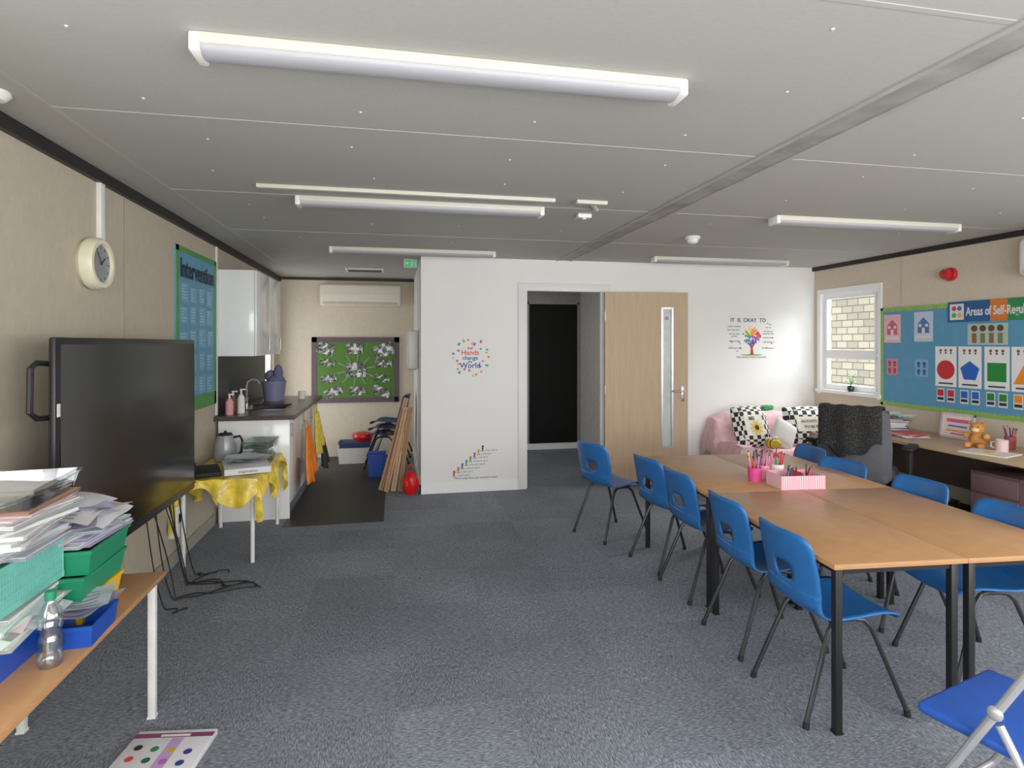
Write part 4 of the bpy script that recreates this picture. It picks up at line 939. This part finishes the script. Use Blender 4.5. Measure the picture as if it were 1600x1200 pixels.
for x, y, r in ((2.73,2.33,174),(2.80,2.86,180),(2.78,3.40,190),(2.93,3.95,176)): copy_thing(ch,(x,y,0),math.radians(r))
for i in range(3):
    n = copy_thing(ch,(-.08,7.62,0),math.radians(165), label='dark blue plastic chair stacked with others', mat=(BLUEC,DBLUE)); n['group']='stacked dark blue chairs'
    n.location = (-.09+.02*i,7.5,.08*i)
# ------------------------------------------------------------------ table items
sb = thing('pencil_box','pink striped open cardboard pencil box on the tables','box',(2.39,3.13,TH),rz-.03)
m = MB(); PS = stripes('pink_stripes',(222,136,154),(238,196,204),22,'X'); w_, l_, h_ = .27,.17,.08
m.box((0,0,.003),(w_,l_,.006)); m.box((0,-l_/2,h_/2),(w_,.005,h_)); m.box((0,l_/2,h_/2),(w_,.005,h_)); m.box((-w_/2,0,h_/2),(.005,l_,h_)); m.box((w_/2,0,h_/2),(.005,l_,h_)); m.done('box_body',PS,sb)
m = MB(); m.box((0,0,.05),(.005,l_,.09)); m.done('divider',CM((214,60,90)),sb)
for k in range(9): pen((2.30+.022*k,3.11+.015*(k%3),TH+.008),.35,k*1.1,CM(random.choice([(220,40,40),(40,80,190),(240,190,40),(40,140,70),(60,60,64)])),'coloured pencil lying in the pink box',.11,'pencils in the pink box')
cup((2.23,3.30,TH), CM((214,60,130)), 'magenta pencil pot on the tables', .042,.085)
cup((2.33,3.36,TH), CM((232,150,180)), 'pink pencil pot on the tables', .042,.085)
cup((2.42,3.34,TH), CM((240,236,230)), 'white pencil pot on the tables', .04,.09)
sc_ = thing('scissors','red-handled scissors standing in a pot','scissors',(2.425,3.345,TH+.03))
m = MB(); m.box((0,0,.05),(.01,.002,.1),0,(0,.05,0)); m.box((0,.002,.05),(.01,.002,.1),0,(0,-.05,0)); m.done('blade',MSIL,sc_)
m = MB()
for s in (-1,1): m.tube([(s*.016+.012*math.cos(k*math.pi/6),0,.115+.016*math.sin(k*math.pi/6)) for k in range(13)],.004,6)
m.done('handle',RED,sc_)

# ------------------------------------------------------------------ office chair
oc = thing('office_chair','dark grey fabric office chair with black arms by the desk','office chair',(3.86,4.24,0),math.radians(35))
m = MB(); m.box((0,0,.47),(.48,.48,.09),0,None,.04,4); m.done('seat',GREY,oc)
m = MB()
for s in (1,-1):
    def f(u, v, s=s):
        y = (u-.5)*.54*(1-.12*abs(v-.45)); z = .46+.56*v; k = max(0,(1-(2*u-1)**6)*(1-(2*v-1)**6))**.5
        return (-.24-.05*v+.25*((u-.5)**2)+s*.03*k, y, z)
    m.grid(f,16,16)
bmesh.ops.remove_doubles(m.bm, verts=m.bm.verts, dist=.001); m.done('backrest',GREY,oc)
for s in (-1,1):
    m = MB(); m.tube([(-.02,s*.24,.43),(-.02,s*.33,.45),(-.02,s*.355,.52),(-.02,s*.355,.70)],.022,10); m.tube([(.06,s*.24,.43),(.07,s*.33,.45),(.06,s*.355,.56),(.0,s*.355,.69)],.016,10); m.box((-.01,s*.355,.715),(.27,.08,.04),0,None,.018,3); m.done('armrest',BLK,oc)
m = MB(); m.cyl((0,0,.1),(0,0,.43),.025); m.cyl((0,0,.1),(0,0,.25),.035); m.done('gas_lift',BLK,oc)
m = MB()
for k in range(5): a = k*2*math.pi/5; m.tube([(0,0,.12),(.27*math.cos(a),.27*math.sin(a),.08)],.018,8)
m.done('star_base',BLK,oc)
for k in range(5): a = k*2*math.pi/5; m = MB(); m.cyl((.27*math.cos(a)-.02*math.sin(a),.27*math.sin(a)+.02*math.cos(a),.03),(.27*math.cos(a)+.02*math.sin(a),.27*math.sin(a)-.02*math.cos(a),.03),.03); m.cyl((.27*math.cos(a),.27*math.sin(a),.03),(.27*math.cos(a),.27*math.sin(a),.085),.01,seg=8); m.done('caster',BLK,oc)
mm, nt, b = base('lace_jacket'); v = coords(nt); n = N(nt,'ShaderNodeTexVoronoi'); n.inputs['Scale'].default_value=60; n.feature='DISTANCE_TO_EDGE'; nt.links.new(v,n.inputs['Vector'])
nt.links.new(ramp(nt,n.outputs['Distance'],[(.02,(58,56,54)),(.14,(12,12,13))]),b.inputs['Base Color']); b.inputs['Roughness'].default_value=.95
m = MB()
def jk(u, v):
    y = -.22+u*.46; t = v
    lo = .70+.06*math.sin(u*5+2)+.02*math.sin(u*17)
    if t < .42: x = -.355-.012*math.sin(u*15)*(1-t); z = lo+(1.04-lo)*(t/.42)
    elif t < .58: a = (t-.42)/.16; x = -.355+.12*a; z = 1.04+.014*math.sin(math.pi*a)
    else: a = (t-.58)/.42; x = -.235+.012*math.sin(u*15); z = 1.04-.25*a
    return (x+.25*(y/.54)**2, y, z+.004*math.sin(u*23)*(t<.58))
m.grid(jk,36,28); o = m.done('lace_jacket',mm); o.location=oc.location; o.rotation_euler=oc.rotation_euler; md=o.modifiers.new('s','SOLIDIFY'); md.thickness=.005
top(o,'black lace-patterned garment draped over the office chair back','jacket')

# ------------------------------------------------------------------ folding chair
fc = thing('folding_chair','blue padded folding chair with pale silver tubular frame','folding chair',(1.84,1.36,0),math.radians(105))
FBL = P('blue_vinyl_pad',(26,78,172),.45)
PST = P('pale_silver_tube',(176,176,178),.35,.4)
m = MB(); m.box((.01,0,.43),(.42,.42,.035),0,None,.016,4); m.done('seat',FBL,fc)
m = MB(); m.box((-.13,0,.74),(.03,.42,.2),0,(0,-.25,0),.014,4); m.done('backrest',FBL,fc)
for s in (-1,1):
    m = MB(); m.tube([(.27,s*.232,.012),(.10,s*.232,.34),(.0,s*.232,.54),(-.15,s*.232,.84),(-.165,s*.22,.86)],.0115,10); m.sph((.0,s*.24,.54),(.02,.012,.02)); m.cyl((.06,s*.215,.43),(.0,s*.235,.54),.008); m.done('front_leg',PST,fc)
    m = MB(); m.tube([(-.27,s*.216,.012),(.0,s*.216,.50)],.011,10); m.done('rear_leg',PST,fc)
m = MB(); m.cyl((.215,-.232,.12),(.215,.232,.12),.01); m.cyl((-.22,-.21,.10),(-.22,.21,.10),.01); m.cyl((-.165,-.22,.86),(-.165,.22,.86),.013); m.done('crossbar',PST,fc)

# ------------------------------------------------------------------ lights, world, camera
def area(name, loc, rot, sx, sy, e, col):
    l = bpy.data.lights.new(name,'AREA'); l.shape='RECTANGLE'; l.size=sx; l.size_y=sy; l.energy=e; l.color=col
    o = bpy.data.objects.new(name,l); COL.objects.link(o); o.location=loc; o.rotation_euler=rot; return o
R90 = math.radians(90)
area('rear_window_daylight',((RX0+RX1)/2,YR-.12,(RZ0+RZ1)/2),(R90,0,0),RX1-RX0,RZ1-RZ0,175,(1,.99,.97))
area('side_fill',(XL-.12,(LY0+LY1)/2,1.55),(0,-R90,0),1.3,LY1-LY0,18,(1,.99,.97))  # added fill lamp behind the unseen left window
area('side_fill',(XR+.16,(SY0+SY1)/2,1.55),(0,R90,0),1.2,SY1-SY0,32,(1,.99,.98))  # added fill on the right, behind the unseen near window
area('nook_fill',(XL-.12,(NY0+NY1)/2,1.15),(0,-R90,0),1.8,NY1-NY0,7,(1,.99,.97))  # added lamp brightening the nook through the added door
area('corridor_fill',(.95,7.2,H-.01),(0,0,0),.3,.3,6,(1,.98,.94))  # added fill without a fitting, lightens the corridor
area('outside_fill',(6.3,5.6,3.1),(0,math.radians(50),0),1.6,2.4,420,(.96,.98,1))  # added fill lamp imitating sky light, aimed in through the far window
w = bpy.data.worlds.new('World'); scene.world = w; w.use_nodes = True
bg = w.node_tree.nodes['Background']; bg.inputs[0].default_value=(.92,.95,1,1); bg.inputs[1].default_value=2.8
cam = bpy.data.cameras.new('camera'); co = bpy.data.objects.new('camera',cam); COL.objects.link(co)
cam.sensor_width=36; cam.lens=36*910/1600; cam.shift_y=-63/1600; cam.clip_start=.05
co.location=(0,0,1.55); co.rotation_euler=(R90,0,-math.atan(184/910))
scene.camera = co
